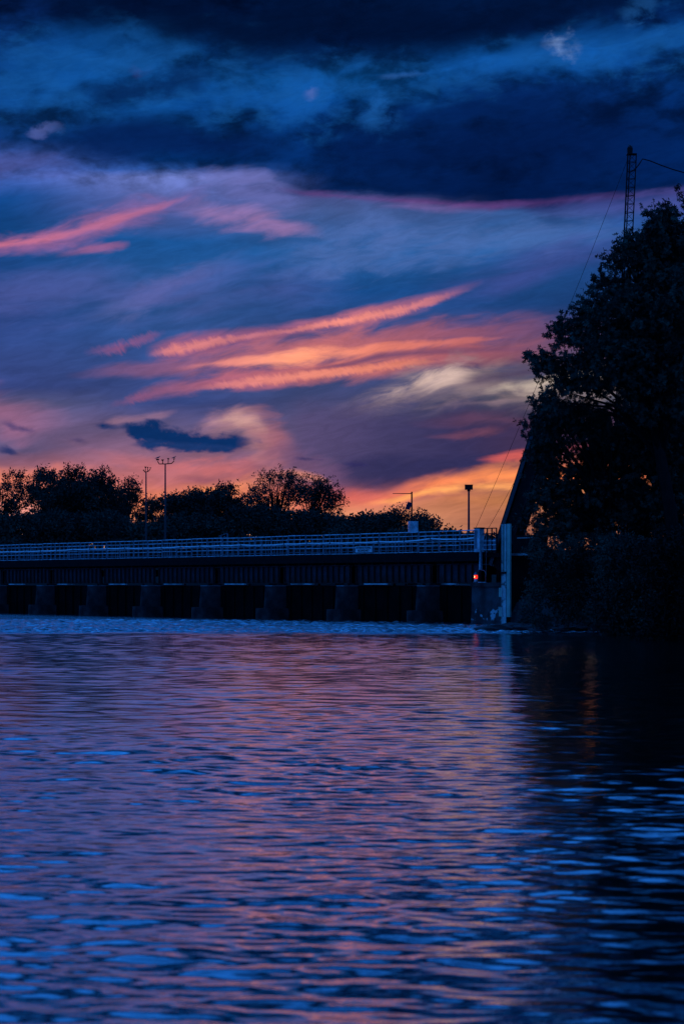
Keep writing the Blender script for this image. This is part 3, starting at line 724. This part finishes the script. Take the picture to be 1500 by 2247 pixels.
ab = thing('lift_abutment', 'dark concrete abutment of the lift span, half hidden behind the overhanging tree', 'abutment', B0, RZ)
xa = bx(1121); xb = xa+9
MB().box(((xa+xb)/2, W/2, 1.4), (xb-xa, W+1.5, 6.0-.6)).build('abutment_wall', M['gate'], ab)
q0, q1 = bx(1126, -.4), bx(1194, -.4)
MB().box(((q0+q1)/2, -.95, bz(1217, q0, -.9)), (q1-q0, .25, .13)).build('ledge_beam', M['sill'], ab)
MB().box((q1+.5, -.9, bz(1217, q0, -.4)-.2), (.9, .7, .9)).build('bearing_block', M['gate'], ab)
MB().box(((q0+q1)/2, -.3, bz(1194, q0, -.4)), (q1-q0, .3, 1.0)).build('machine_housing', M['deck'], ab)
MB().box(((q0+q1)/2, -.3, bz(1181, q0, -.4)), (q1-q0-.8, .35, .06)).build('housing_lid', M['sill'], ab)

# ------------------------------------------------------------ things standing on the walkway
def wp(px, t, z): return B0+AX*bx(px, t)+AY*t+Vector((0, 0, z))
sc_ = lambda px, t: 1/(F/((B0+AX*bx(px, t)+AY*t).y))
# gauge station
t = 4.2; s_ = sc_(905, t); gb = bz(1168, bx(905, t), t)
gs = thing('gauge_station', 'instrument pole with long side arm, solar panel and pale box above the railing', 'gauge station', wp(903, t, 0), RZ)
def gz(py): return bz(py, bx(903, t), t)
RI = Matrix.Rotation(-RZ, 3, 'Z')
def gx_(px): return RI @ Vector(((px-903)*s_, 0, 0))
MB().tube([(0, 0, 4.2), (0, 0, gz(1079))], .055, 8).build('pole', M['dark'], gs)
a = gx_(861); MB().tube([(0, 0, gz(1083)), (a.x, a.y, gz(1083))], [.03, .02], 6).build('side_arm', M['dark'], gs)
c = gx_(897); R3 = Matrix.Rotation(-RZ, 3, 'Z') @ Matrix.Rotation(math.radians(22), 3, 'Y')
MB().box((c.x, c.y-.02, gz(1110)), (.30, .28, .48), R3).build('solar_panel', M['panel'], gs)
c = gx_(900); MB().tube([(0, 0, gz(1118)), (c.x, c.y, gz(1118))], .02, 6).build('bracket', M['dark'], gs)
c = gx_(906); bw = 23*s_
MB().box((c.x, c.y, (gz(1143)+gz(1168))/2), (bw*.8, bw*.7, gz(1143)-gz(1168)), Matrix.Rotation(-RZ+.25, 3, 'Z')).build('instrument_box', M['rail'], gs)
MB().box((c.x, c.y, gz(1142.5)), (bw*.88, bw*.78, .05), Matrix.Rotation(-RZ+.25, 3, 'Z')).build('lid', M['dark'], gs)
MB().box((c.x, c.y, (gz(1168)+4.2)/2), (bw*.3, bw*.3, gz(1168)-4.2), Matrix.Rotation(-RZ, 3, 'Z')).build('pedestal', M['dark'], gs)
# box-headed lamp post
t = .2
lp = thing('lamp_post', 'single post with a boxy dark lamp head standing at the railing', 'lamp post', wp(1028, t, 0), RZ)
def lz(py): return bz(py, bx(1028, t), t)
MB().tube([(0, 0, 4.1), (0, 0, lz(1180)), (0, 0, lz(1075))], [.09, .075, .06], 8).build('pole', M['pole'], lp)
s_ = sc_(1028, t); RR = Matrix.Rotation(-RZ, 3, 'Z')
MB().box((0, 0, lz(1069.5)), (17*s_, .30, 10*s_), RR).build('lamp_head', M['dark'], lp)
MB().box((0, 0, lz(1064)), (18*s_, .34, .03), RR).build('visor', M['dark'], lp)
MB().tube([(0, 0, lz(1078)), (0, 0, lz(1074))], .10, 8).build('collar', M['dark'], lp)

# ------------------------------------------------------------ floodlight masts behind the bridge
def flood_mast(px, Y, top, arms, label, base_z=2.4, r=.10):
    s = Y/F; X = (px-750)*s
    m = thing('floodlight_mast', label, 'light mast', (X, Y, base_z), 0, 'floodlight masts behind the bridge')
    zt = H+(HZ-top)*s-base_z
    MB().tube([(0, 0, 0), (0, 0, zt*.45), (0, 0, zt)], [r*1.35, r*1.05, r*.6], 8).build('pole', M['pole'], m)
    lo, hi = arms[0], arms[-1]
    g = lambda a: ((a[0]-px)*s, 0, H+(HZ-a[1])*s-base_z)
    yb_ = zt+.02
    left = g(lo); right = g(hi)
    MB().tube([(left[0], 0, left[2]-.15), (left[0]+.02, 0, yb_+.22), (left[0]+.15, 0, yb_), (0, 0, yb_), (right[0]-.22, 0, yb_+.05), (right[0]-.03, 0, yb_+.25), (right[0], 0, right[2]-.12)], .045, 6).build('crossarm', M['dark'], m)
    for i, a in enumerate(arms):
        q = g(a)
        if 0 < i < len(arms)-1: MB().tube([(q[0], 0, yb_), (q[0], 0, q[2])], .035, 6).build('upright', M['dark'], m)
        if len(a) > 2:
            w, hh, sl = a[2]*s, a[3]*s, a[4]
            h = MB(); i0 = 0
            for y in (-.16, .16):
                h.v += [(q[0]-w*.5*sl[0], y, q[2]-hh/2), (q[0]+w*.5*sl[1], y, q[2]-hh/2), (q[0]+w*.5, y, q[2]+hh/2), (q[0]-w*.5, y, q[2]+hh/2)]
            h.f = [(0, 1, 2, 3), (7, 6, 5, 4), (0, 4, 5, 1), (1, 5, 6, 2), (2, 6, 7, 3), (3, 7, 4, 0)]
            h.build('lamp_head', M['dark'], m)
    return m
flood_mast(362.5, 188, 1018.5, [(345.5, 1008.5, 7, 3, (.7, .7)), (357, 1009.5, 5.5, 2.6, (.9, .3)), (369, 1007, 5, 3, (.3, .3)), (382, 1007.5, 4.5, 2.6, (.6, -.2))],
           'taller floodlight mast with four lamps and two gulls on its crossarm')
flood_mast(320.3, 206, 1036, [(314, 1029), (319, 1025.5, 4.5, 3, (.3, .3)), (324, 1026, 3.5, 2.6, (.3, .3)), (330, 1027, 4.5, 2.2, (.4, -.2))],
           'shorter floodlight mast with closely set lamps, left of the taller mast')
tp = thing('thin_pole', 'bare thin dark pole standing up out of the spreading tree crowns', 'pole', ((633-750)*230/F, 230, 2.4))
MB().tube([(0, 0, 0), (0, 0, H+(HZ-1052)*230/F-2.4)], [.11, .05], 8).build('pole', M['dark'], tp)
MB().tube([(-.25, 0, H+(HZ-1054)*230/F-2.4), (.25, 0, H+(HZ-1054)*230/F-2.4)], .03, 6).build('crossbar', M['dark'], tp)
# little roof frame seen over the railing
rf = thing('roof_frame', 'small pale sloping roof frame with a short post just over the railing', 'frame', ((495-750)*175/F, 175, 2.4))
fz = lambda py: H+(HZ-py)*175/F-2.4
fx = lambda px: (px-495)*175/F
MB().tube([(fx(480), 0, fz(1177)), (fx(499), 0, fz(1170))], .03, 6).build('rafter', M['blue'], rf)
MB().tube([(fx(489), 0, fz(1181)), (fx(492), 0, fz(1177)), (fx(497), 0, fz(1181))], .03, 6).build('rafter', M['blue'], rf)
for dx_ in (499, 485): MB().tube([(fx(dx_), 0, 0), (fx(dx_), 0, fz(1171 if dx_ == 499 else 1176))], .06, 6).build('frame_post', M['blue'], rf)

# ------------------------------------------------------------ gulls
def gull(loc, size, rz, label):
    g = thing('gull', label, 'bird', loc, rz, 'gulls resting on high perches')
    L_ = size
    prof = [(-.62, .10, .012), (-.45, .14, .05), (-.25, .20, .11), (0, .27, .155), (.2, .34, .14), (.32, .43, .085), (.40, .52, .075), (.46, .56, .07), (.52, .555, .045), (.60, .54, .018), (.68, .525, .004)]
    MB().tube([(a*L_, 0, b*L_) for a, b, c_ in prof], [c_*L_ for a, b, c_ in prof], 10).build('body', M['gull'], g, True)
    for s in (-1, 1):
        w = [(.2*L_, s*.13*L_, .33*L_), (-.1*L_, s*.15*L_, .27*L_), (-.45*L_, s*.08*L_, .15*L_), (-.8*L_, s*.03*L_, .10*L_)]
        MB().tube(w, [.05*L_, .07*L_, .045*L_, .008*L_], 6).build('folded_wing', M['gull'], g, True)
        MB().tube([(.02*L_, s*.05*L_, .15*L_), (.02*L_, s*.05*L_, 0)], .012*L_, 5).build('leg', M['dark'], g)
    return g
def perch(px, py, Y): return P(px, py, Y)
gull(perch(346, 1006.8, 188), .40, 0, 'gull standing on the leftmost lamp of the taller floodlight mast')
gull(perch(381.5, 1006, 188), .36, 0, 'gull standing on the rightmost lamp of the taller floodlight mast')

# ------------------------------------------------------------ lattice mast on the right
YM = 122.0
def mp(px, py, Y=YM): return P(px, py, Y)
mast = thing('lattice_mast', 'slim leaning steel lattice mast with a dark drum on top, behind the tall tree', 'mast', mp(1345, 1284, YM))
mo = Vector(mast.location)
def mm(px, py, dy=0): q = mp(px, py); q = q-mo; q.y += dy; return q
topL, topR = mm(1377.3, 336), mm(1395.5, 336)
botL, botR = mm(1331, 1330), mm(1349, 1330)
dp = .45
corners = lambda f: [botL.lerp(topL, f), botR.lerp(topR, f)*1.0, botR.lerp(topR, f)+Vector((-.30, dp, 0)), botL.lerp(topL, f)+Vector((.04, dp, 0))]
c0, c1 = corners(0), corners(1)
for a, b in zip(c0, c1): MB().tube([a, b], .035, 6).build('corner_leg', M['dark'], mast)
nb = 54
rm, dm = [], []
for k in range(nb+1):
    c = corners(1-k/nb)
    if k < 40:
        for i in range(4): MB().tube([c[i], c[(i+1) % 4]], .018, 4).build('strut', M['dark'], mast)
        if k < nb:
            n_ = corners(1-(k+1)/nb)
            MB().tube([c[0], n_[1]], .012, 4).build('brace', M['dark'], mast)
            MB().tube([c[1], n_[0]], .012, 4).build('brace', M['dark'], mast)
dr = mm(1382.5, 328)
MB().tube([dr+Vector((0, .2, -.25)), dr+Vector((0, .2, -.20)), dr+Vector((0, .2, .12)), dr+Vector((0, .2, .22))], [.10, .15, .165, .12], 12).build('drum', M['dark'], mast)
MB().box(mm(1386, 336.5, .2), (.55, .5, .04)).build('top_plate', M['dark'], mast)
gull(mp(1381.5, 321, YM+.2), .24, math.pi, 'small dark bird sitting on the drum at the mast top')
def cable(label, pts, r, name='cable'):
    m = MB(); m.tube([Vector(p)-Vector(pts[0]) for p in pts], r, 5)
    o = m.build(name, M['dark']); o.location = pts[0]; tag(o, label, 'cable', None)
def sag(a, b, s, n=14):
    a, b = Vector(a), Vector(b)
    return [a.lerp(b, i/n)-Vector((0, 0, s*4*(i/n)*(1-i/n))) for i in range(n+1)]
cable('long thin guy wire from the mast top down to the bridge railing', sag(mp(1376, 350), P(1040, 1166, 129), .35), .012, 'guy_wire')
cable('shorter thin guy wire beside the raised arm, down to the walkway', sag(P(1190, 940, 126.5), P(1067, 1166, 128), .1), .012, 'guy_wire')
cable('black cable looping from the mast out of the picture to the right', [mp(1378, 379), mp(1388, 374), mp(1395, 368), mp(1402, 359), mp(1409, 348), mp(1425, 352), mp(1450, 362), mp(1475, 371), mp(1500, 378), mp(1600, 400), mp(1800, 430)], .035, 'loose_cable')

# ------------------------------------------------------------ trees
def leaf_template(kind):
    if kind == 'star':      # five pointed lobes, as on a maple
        v = []; f = []
        for k, (a, l) in enumerate(((-1.9, .55), (-.95, .85), (0, 1.0), (.95, .85), (1.9, .55))):
            c_, s_ = math.sin(a), math.cos(a)
            i = len(v); w = .17
            v += [(0, 0, 0), (c_*l*.45-s_*w, s_*l*.45+c_*w, .03), (c_*l, s_*l, -.06), (c_*l*.45+s_*w, s_*l*.45-c_*w, .03)]
            f.append((i, i+1, i+2, i+3))
        return np.array(v), np.array(f)
    if kind == 'blade':     # narrow pointed leaf
        return np.array([(0, 0, 0), (.22, .45, .04), (0, 1, -.03), (-.22, .45, .04)]), np.array([(0, 1, 2, 3)])
    return np.array([(-.5, -.4, 0), (.45, -.5, .08), (.5, .45, 0), (-.4, .5, -.06)]), np.array([(0, 1, 2, 3)])
def rand_rot(n, r, flat=.0):
    q = r.normal(size=(n, 4)); q /= np.linalg.norm(q, axis=1)[:, None]
    w, x, y, z = q.T
    return np.stack([np.stack([1-2*(y*y+z*z), 2*(x*y-z*w), 2*(x*z+y*w)], -1), np.stack([2*(x*y+z*w), 1-2*(x*x+z*z), 2*(y*z-x*w)], -1), np.stack([2*(x*z-y*w), 2*(y*z+x*w), 1-2*(x*x+y*y)], -1)], 1)
def scatter(pos, size, kind, r):
    tv, tf = leaf_template(kind); n = len(pos)
    R_ = rand_rot(n, r); s = size*r.uniform(.65, 1.25, n)
    v = np.einsum('nij,kj->nki', R_, tv)*s[:, None, None]+pos[:, None, :]
    f = tf[None]+(np.arange(n)*len(tv))[:, None, None]
    return v.reshape(-1, 3), f.reshape(-1, tf.shape[1])
def tree(name, label, cat, base, lobes, n_clump, per, spread, size, kind, mat, seed, trunk=.25, group=None, shell=.55, limbs=14, bark='bark', stems=1, sprays=0, slen=.8, boughs=0, bs=.5):
    """lobes: list of (centre Vector world, (rx, ry, rz)); clumps of leaves fill the lobes, denser toward their skins"""
    r = np.random.default_rng(seed); base = Vector(base)
    t = thing(name, label, cat, base, 0, group)
    vol = np.array([l[1][0]*l[1][2] for l in lobes]); pr = vol/vol.sum()
    ids = r.choice(len(lobes), n_clump, p=pr)
    cen = np.array([tuple(l[0]-base) for l in lobes]); rad = np.array([l[1] for l in lobes])
    d = r.normal(size=(n_clump, 3)); d /= np.linalg.norm(d, axis=1)[:, None]
    q = shell+(1-shell)*r.uniform(0, 1, n_clump)
    q = np.where(r.uniform(size=n_clump) < .3, r.uniform(.1, 1, n_clump)**.5, q)
    q *= r.uniform(.86, 1.12, n_clump)
    cl = cen[ids]+d*rad[ids]*q[:, None]
    if boughs:              # clumps gather round boughs, with sky between the boughs
        bc = cl[:boughs]; bi = r.integers(0, boughs, n_clump)
        cl = bc[bi]+r.normal(scale=bs, size=(n_clump, 3))*np.array([1, 1, .62])
    # every clump is a short twig with leaves along it
    tw = d+r.normal(scale=.6, size=(n_clump, 3)); tw[:, 2] += .25; tw /= np.linalg.norm(tw, axis=1)[:, None]
    al = r.uniform(-.3, 1.0, (n_clump, per))
    pos = cl[:, None]+tw[:, None]*(al*spread*1.6)[..., None]+r.normal(scale=spread*.42, size=(n_clump, per, 3))
    pos = pos.reshape(-1, 3)
    spr = []
    if sprays:              # leafy shoots that stand out of the crown's skin
        si = r.choice(len(lobes), sprays, p=pr); sd_ = r.normal(size=(sprays, 3)); sd_[:, 1] *= .5; sd_ /= np.linalg.norm(sd_, axis=1)[:, None]
        s0 = cen[si]+sd_*rad[si]*.9
        dr_ = sd_+r.normal(scale=.35, size=(sprays, 3)); dr_[:, 2] += .45; dr_ /= np.linalg.norm(dr_, axis=1)[:, None]
        ln = slen*r.uniform(.5, 1.3, sprays); m_ = 12
        q_ = np.linspace(0, 1, m_)
        sp_ = s0[:, None]+dr_[:, None]*(ln[:, None]*q_)[..., None]+r.normal(scale=size*.45, size=(sprays, m_, 3))
        pos = np.concatenate([pos, sp_.reshape(-1, 3)])
        spr = [(Vector(a), Vector(a+b*c)) for a, b, c in zip(s0, dr_, ln)]
    v, f = scatter(pos, size, kind, r)
    o = link('crown', np_mesh('crown', v, f, mat), t)
    # trunk and limbs
    rg_ = random.Random(seed); m = MB()
    top = max(l[0].z for l in lobes)-base.z
    cx = sum(l[0].x for l in lobes)/len(lobes)-base.x; cy = sum(l[0].y for l in lobes)/len(lobes)-base.y
    for st in range(stems):
        ox = rg_.uniform(-.5, .5)*(stems > 1); lean = rg_.uniform(-.12, .12)*top*(stems > 1)
        pts_ = [Vector((ox, 0, -.4)), Vector((ox+cx*.15+lean*.2, cy*.2, top*.25)), Vector((ox+cx*.5+lean*.6+rg_.uniform(-.2, .2), cy*.5, top*.55)), Vector((cx*.9+lean*.8, cy, top*.84))]
        m.tube(pts_, [trunk, trunk*.8, trunk*.5, trunk*.12], 8)
    k = min(limbs, n_clump)
    for i in range(k):
        c_ = Vector(cl[int(r.integers(n_clump))])
        f0 = rg_.uniform(.25, .8); st = pts_[0].lerp(pts_[-1], f0)
        st = pts_[1].lerp(pts_[2], min(1, f0*1.2)) if f0 < .8 else st
        if c_.z < st.z: st = st.lerp(pts_[1], .8)
        mid = st.lerp(c_, .5)+Vector((rg_.uniform(-.2, .2), rg_.uniform(-.2, .2), .12*(c_-st).length))
        m.tube([st, mid, c_], [trunk*.3, trunk*.18, trunk*.05], 5)
    for a_, b_ in spr[::2]: m.tube([a_, b_], [size*.06, size*.02], 3, False)
    m.build('trunk', M[bark], t, True)
    return t
def lobes_px(items, Y, depth=1.0, jit=0, seed=0):
    rg_ = random.Random(seed); out = []
    for it in items:
        px, py, rx = it[:3]; ry = it[3] if len(it) > 3 else rx
        yy = Y+rg_.uniform(-jit, jit); s = yy/F
        out.append((P(px, py, yy), (rx*s, max(rx, ry)*s*depth, ry*s)))
    return out
g_far = 'trees in the line behind the bridge'
def far_tree(label, px, Y, items, n, per, spread, size, seed, kind='blade', mat='leaf_f', trunk=.3, limbs=16, shell=.5, name='tree', cat='tree', stems=1, sprays=60, boughs=0):
    tree(name, label, cat, ((px-750)*Y/F, Y, 2.3), lobes_px(items, Y, 1.0, 1.5, seed), n, per, spread, size, kind, M[mat], seed, trunk, g_far if name == 'tree' else 'bushes behind the bridge', shell, limbs, stems=stems, sprays=sprays if name == 'tree' else 24, slen=.7 if name == 'tree' else .4, boughs=int(n*.10) if name == 'tree' else 0, bs=.55)
far_tree('open leafy tree at the left edge of the far treeline, sky showing between its stems', 22, 270,
   [(10, 1068, 30, 26), (40, 1062, 28, 24), (60, 1085, 22), (5, 1100, 28), (35, 1108, 26, 20), (-30, 1080, 30), (20, 1150, 34, 20)], 560, 8, .30, .36, 21, limbs=30, stems=4)
far_tree('tall rounded dark tree, first of the two highest at left', 120, 262,
   [(100, 1050, 20, 24), (118, 1072, 36, 34), (95, 1100, 34, 40), (135, 1110, 40, 46), (110, 1150, 50, 40), (80, 1075, 14, 20)], 1350, 9, .32, .38, 22)
far_tree('tall dark tree with two leafy tips, just left of its pointed neighbour', 165, 268,
   [(145, 1042, 12, 16), (170, 1040, 14, 14), (155, 1075, 32, 34), (185, 1085, 30, 36), (165, 1130, 48, 46)], 1250, 9, .32, .38, 23)
far_tree('dense tree with a pointed top, third of the high ones at left', 222, 264,
   [(222, 1046, 16, 16), (235, 1070, 22, 20), (210, 1080, 30, 36), (235, 1110, 34, 36), (220, 1150, 44, 36)], 1100, 9, .32, .38, 24)
far_tree('slender rounded tree left of the floodlight masts, thin toward its right side', 280, 272,
   [(285, 1070, 16, 15), (272, 1090, 24, 24), (296, 1098, 16, 24), (265, 1120, 24, 26), (285, 1128, 18, 14)], 460, 8, .3, .34, 25, limbs=24)
far_tree('small tree between the two floodlight masts with bright gaps under its crown', 345, 280,
   [(345, 1108, 22, 12), (330, 1118, 16, 14), (372, 1106, 18, 12), (318, 1135, 16, 12)], 330, 8, .3, .34, 26, limbs=24, stems=3)
far_tree('dense low round tree just right of the taller floodlight mast', 405, 250,
   [(400, 1110, 34, 24), (425, 1105, 24, 22), (395, 1140, 48, 34), (440, 1150, 30, 34)], 1200, 9, .32, .38, 27)
far_tree('dense tree with a spiky outline in the middle of the low group', 455, 258,
   [(440, 1100, 22, 20), (468, 1098, 24, 20), (455, 1125, 36, 34), (470, 1150, 40, 30)], 1050, 9, .32, .38, 28)
far_tree('leafy tree with a crest at its top, left of the spreading pale-trunked tree', 500, 255,
   [(500, 1078, 14, 14), (488, 1086, 14, 12), (512, 1100, 18, 22), (485, 1112, 24, 24), (525, 1128, 20, 18)], 560, 9, .3, .34, 29, limbs=20)
far_tree('open spreading tree with fine branches, left crown of the airy pair', 600, 245,
   [(560, 1080, 26, 20), (590, 1056, 24, 16), (620, 1050, 28, 14), (648, 1058, 24, 14), (575, 1105, 34, 22), (612, 1092, 36, 28), (550, 1100, 18, 16), (642, 1085, 26, 18)], 640, 8, .32, .28, 30, limbs=70, trunk=.28, stems=3, shell=.6)
far_tree('open round-crowned tree, right crown of the airy pair', 682, 243,
   [(690, 1064, 26, 14), (718, 1078, 26, 22), (700, 1098, 34, 26), (735, 1095, 12, 20), (668, 1085, 24, 22), (722, 1118, 18, 14), (690, 1128, 30, 12)], 680, 8, .32, .28, 31, limbs=60, trunk=.28, stems=2, shell=.6)
far_tree('small open tree behind the instrument box, left part', 865, 215,
   [(858, 1136, 14, 9), (878, 1132, 12, 10), (870, 1148, 20, 12), (850, 1150, 12, 10)], 260, 8, .26, .30, 32, trunk=.15, limbs=20)
far_tree('small open tree to the right of the instrument box', 930, 214,
   [(915, 1138, 10, 10), (935, 1150, 14, 8), (945, 1156, 12, 7), (922, 1154, 14, 9)], 200, 8, .24, .30, 33, trunk=.15, limbs=18)
bush = [
 ('low dark bush below the open tree at the left edge', 20, [(0, 1170, 40, 28), (45, 1168, 40, 30)], 900),
 ('broad willow-like bush in front of the tall left trees', 105, [(85, 1150, 34, 26), (120, 1155, 40, 30), (100, 1175, 60, 26)], 900),
 ('dark bush below the pointed tree', 215, [(190, 1165, 50, 30), (240, 1165, 46, 30)], 900),
 ('low bush at the foot of the floodlight masts', 315, [(290, 1165, 40, 22), (335, 1166, 44, 20), (310, 1180, 60, 18)], 900),
 ('dark bush right of the taller floodlight mast', 405, [(390, 1166, 50, 26), (440, 1168, 40, 26)], 900),
 ('round dark bush below the crested tree', 500, [(485, 1160, 34, 28), (515, 1156, 26, 26)], 800),
 ('bluish round bush under the left end of the airy pair', 548, [(530, 1146, 30, 26), (560, 1150, 26, 30)], 800),
 ('broad dark bush right under the airy pair', 615, [(590, 1145, 40, 34), (640, 1150, 40, 32), (600, 1130, 20, 16)], 1000),
 ('low dark bush under the right airy crown', 700, [(680, 1156, 44, 26), (720, 1160, 36, 22)], 850),
 ('dense rounded bush right of the airy pair', 765, [(745, 1152, 24, 20), (775, 1148, 28, 20), (760, 1170, 44, 22)], 850),
 ('low dense bush left of the instrument box', 820, [(812, 1152, 26, 18), (840, 1158, 26, 16), (825, 1172, 44, 16)], 800),
 ('low hedge-like bush behind the gauge station', 890, [(880, 1170, 36, 12), (915, 1172, 36, 11)], 600),
 ('low bush left of the lamp post', 965, [(950, 1174, 24, 9), (985, 1175, 26, 8)], 500),
 ('low bush right of the lamp post, behind the end railing', 1050, [(1030, 1176, 30, 9), (1078, 1176, 28, 9)], 500),
]
for i, (lb, px, it, n) in enumerate(bush):
    it = [(a, b+((i*53) % 21-8), c, d_) for a, b, c, d_ in it]
    far_tree(lb, px, 212+(i*37 % 11), it+[(px, 1208, 70, 26)], int(n*1.2), 9, .28, .42, 60+i, name='bush', cat='bush', limbs=4, shell=.7, trunk=.12, mat='leaf_f')
# conifer tips over the low bushes
for i, (px, top) in enumerate(((812, 1136), (834, 1137))):
    far_tree(('left' if i == 0 else 'right')+' of two small spiky conifer tips over the low bushes', px, 235, [(px, top+4, 2.5, 6), (px, top+13, 5, 8), (px, top+24, 8, 9)], 120, 8, .16, .3, 90+i, limbs=3, trunk=.08)

# the big trees of the right bank
right = [(1482, 455, 22, 30), (1440, 480, 34, 22), (1400, 545, 46, 34), (1470, 540, 60, 60), (1362, 590, 34, 34), (1420, 620, 80, 60), (1330, 650, 40, 38), (1290, 690, 34, 26), (1370, 700, 80, 60), (1480, 700, 90, 90),
         (1235, 720, 32, 22), (1215, 745, 18, 14), (1270, 755, 50, 40), (1340, 790, 90, 70), (1450, 830, 110, 100),
         (1180, 790, 26, 16), (1200, 800, 24, 20), (1240, 810, 30, 28), (1255, 870, 60, 40), (1205, 880, 34, 22)]
tree('maple_tree', 'tallest leafy tree on the right bank, its crown cut by the right edge', 'tree', (16.5, 104, 1.2), lobes_px(right, 104, 1.0, 1.5, 1), 3400, 9, .15, .18, 'star', M['leaf'], 101, .42, 'trees of the right bank', .5, 60, sprays=520, slen=.55, boughs=330, bs=.34)
right2 = [(1172, 930, 24, 24), (1190, 905, 24, 18), (1230, 930, 50, 40), (1300, 940, 70, 50), (1200, 985, 34, 40), (1280, 1010, 60, 50), (1380, 980, 80, 60), (1470, 960, 80, 80),
          (1225, 1060, 40, 50), (1215, 1130, 34, 36), (1195, 1020, 16, 30), (1205, 1172, 36, 14), (1290, 1180, 60, 20), (1185, 1150, 14, 14), (1290, 1100, 60, 60), (1260, 1160, 60, 30), (1340, 1020, 60, 60), (1360, 1090, 60, 60), (1450, 1090, 80, 70), (1190, 1100, 16, 50), (1160, 1145, 12, 16)]
tree('maple_tree', 'leaning lower tree on the right bank whose branches reach left over the raised arm', 'tree', (14.0, 108, 1.2), lobes_px(right2, 108, .9, 1.2, 2), 4000, 9, .14, .17, 'star', M['leaf'], 102, .32, 'trees of the right bank', .4, 60, stems=3, sprays=300, slen=.5, boughs=300, bs=.34)
right3 = [(1480, 620, 90, 120), (1440, 800, 90, 120), (1490, 900, 110, 130), (1420, 960, 70, 80), (1500, 1080, 120, 120), (1440, 1180, 110, 90), (1560, 700, 120, 160), (1600, 1000, 160, 200)]
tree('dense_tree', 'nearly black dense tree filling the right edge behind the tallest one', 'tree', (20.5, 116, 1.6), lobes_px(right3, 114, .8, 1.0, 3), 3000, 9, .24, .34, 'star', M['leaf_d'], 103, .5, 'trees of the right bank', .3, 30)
low = [(1165, 1345, 22, 30), (1190, 1368, 24, 14), (1175, 1205, 22, 20), (1240, 1215, 50, 34), (1200, 1235, 40, 28), (1182, 1290, 30, 34), (1230, 1300, 50, 50), (1300, 1230, 70, 60), (1300, 1310, 70, 60), (1240, 1350, 30, 24), (1285, 1345, 36, 20)]
tree('overhanging_bush', 'bushy teal-green growth overhanging the water next to the tall pale post', 'bush', (13.6, 104, .6), lobes_px(low, 104, .8, .8, 4), 2600, 9, .13, .15, 'blade', M['leaf'], 104, .16, 'bushes at the waterline', .5, 20, stems=4, sprays=160, slen=.4)
low2 = [(1380, 1240, 80, 70), (1350, 1340, 60, 50), (1420, 1330, 70, 70), (1370, 1385, 44, 22), (1338, 1392, 20, 12)]
tree('overhanging_bush', 'dark waterside bush in the middle of the right bank, its leaves touching the water', 'bush', (14.6, 97, .5), lobes_px(low2, 97, .8, .8, 5), 2300, 9, .14, .17, 'blade', M['leaf'], 105, .16, 'bushes at the waterline', .45, 16, stems=3)
low3 = [(1480, 1240, 90, 80), (1500, 1350, 90, 70), (1440, 1400, 50, 24), (1500, 1420, 60, 26), (1580, 1300, 100, 140)]
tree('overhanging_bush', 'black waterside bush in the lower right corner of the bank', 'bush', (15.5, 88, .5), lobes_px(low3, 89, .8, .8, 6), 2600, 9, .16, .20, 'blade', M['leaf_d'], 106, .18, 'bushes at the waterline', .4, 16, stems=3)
# small weeds on the rocks beneath the post
tree('weed_clump', 'small green weed clump on the rocks at the foot of the tall post', 'plant', P(1150, 1376, 109), lobes_px([(1150, 1366, 14, 8), (1172, 1371, 12, 5)], 109, 1, 0, 7), 150, 7, .06, .09, 'blade', M['leaf'], 107, .02, None, .4, 6)
# rocks of the low ledge
def rock(loc, d, seed, label=None):
    import bmesh
    bm = bmesh.new(); bmesh.ops.create_icosphere(bm, subdivisions=3, radius=1)
    rg_ = random.Random(seed); ph = [rg_.uniform(0, 6) for _ in range(6)]
    for v in bm.verts:
        c_ = v.co.copy()
        k = 1+.16*math.sin(c_.x*3+ph[0])*math.cos(c_.y*4+ph[1])+.10*math.sin(c_.z*7+ph[2]+c_.x*5)+.06*math.sin(c_.y*11+ph[3])
        v.co = Vector((c_.x*d[0]*k, c_.y*d[1]*k, c_.z*d[2]*k))
    me = bpy.data.meshes.new('rock'); bm.to_mesh(me); bm.free(); me.materials.append(M['rock'])
    o = link('rock', me, None, loc, (0, 0, rg_.uniform(-.3, .3)))
    return o
rocks = [(1062, 107.0, .55, .6, .12, 'smallest rock at the left tip of the low ledge'), (1092, 107.5, .75, .7, .20, 'flat rock left of the foot of the tall post'),
         (1128, 108.2, .9, .8, .26, 'broad rock just below the weed clump'), (1166, 107.6, .9, .9, .22, 'rock right of the weed clump in the low ledge'),
         (1204, 106.4, .85, .8, .20, 'low rock under the tip of the overhanging bush'), (1242, 105.2, .8, .8, .18, 'last rock of the ledge, before the bright gap of water')]
for i, (px, Y, a, b, c_, lb) in enumerate(rocks):
    tag(rock(((px-750)*Y/F, Y, .03), (a*1.15, b, c_*1.35), 40+i), lb, 'rock', 'rocks of the low ledge')
tag(rock(((1345-750)*99/F, 99, 0), (.7, .5, .12), 61), 'lone low rock lapped by water under the middle bush', 'rock', 'rocks of the low ledge')
# twig in the shallows
tw = MB().tube([P(1146, 1406, 94), P(1143.5, 1400, 94), P(1145, 1395, 94), P(1150, 1391, 94)], [.02, .018, .012, .006], 5).build('twig', M['bark'])
tag(tw, 'bent bare twig sticking out of the water below the weed clump', 'twig')
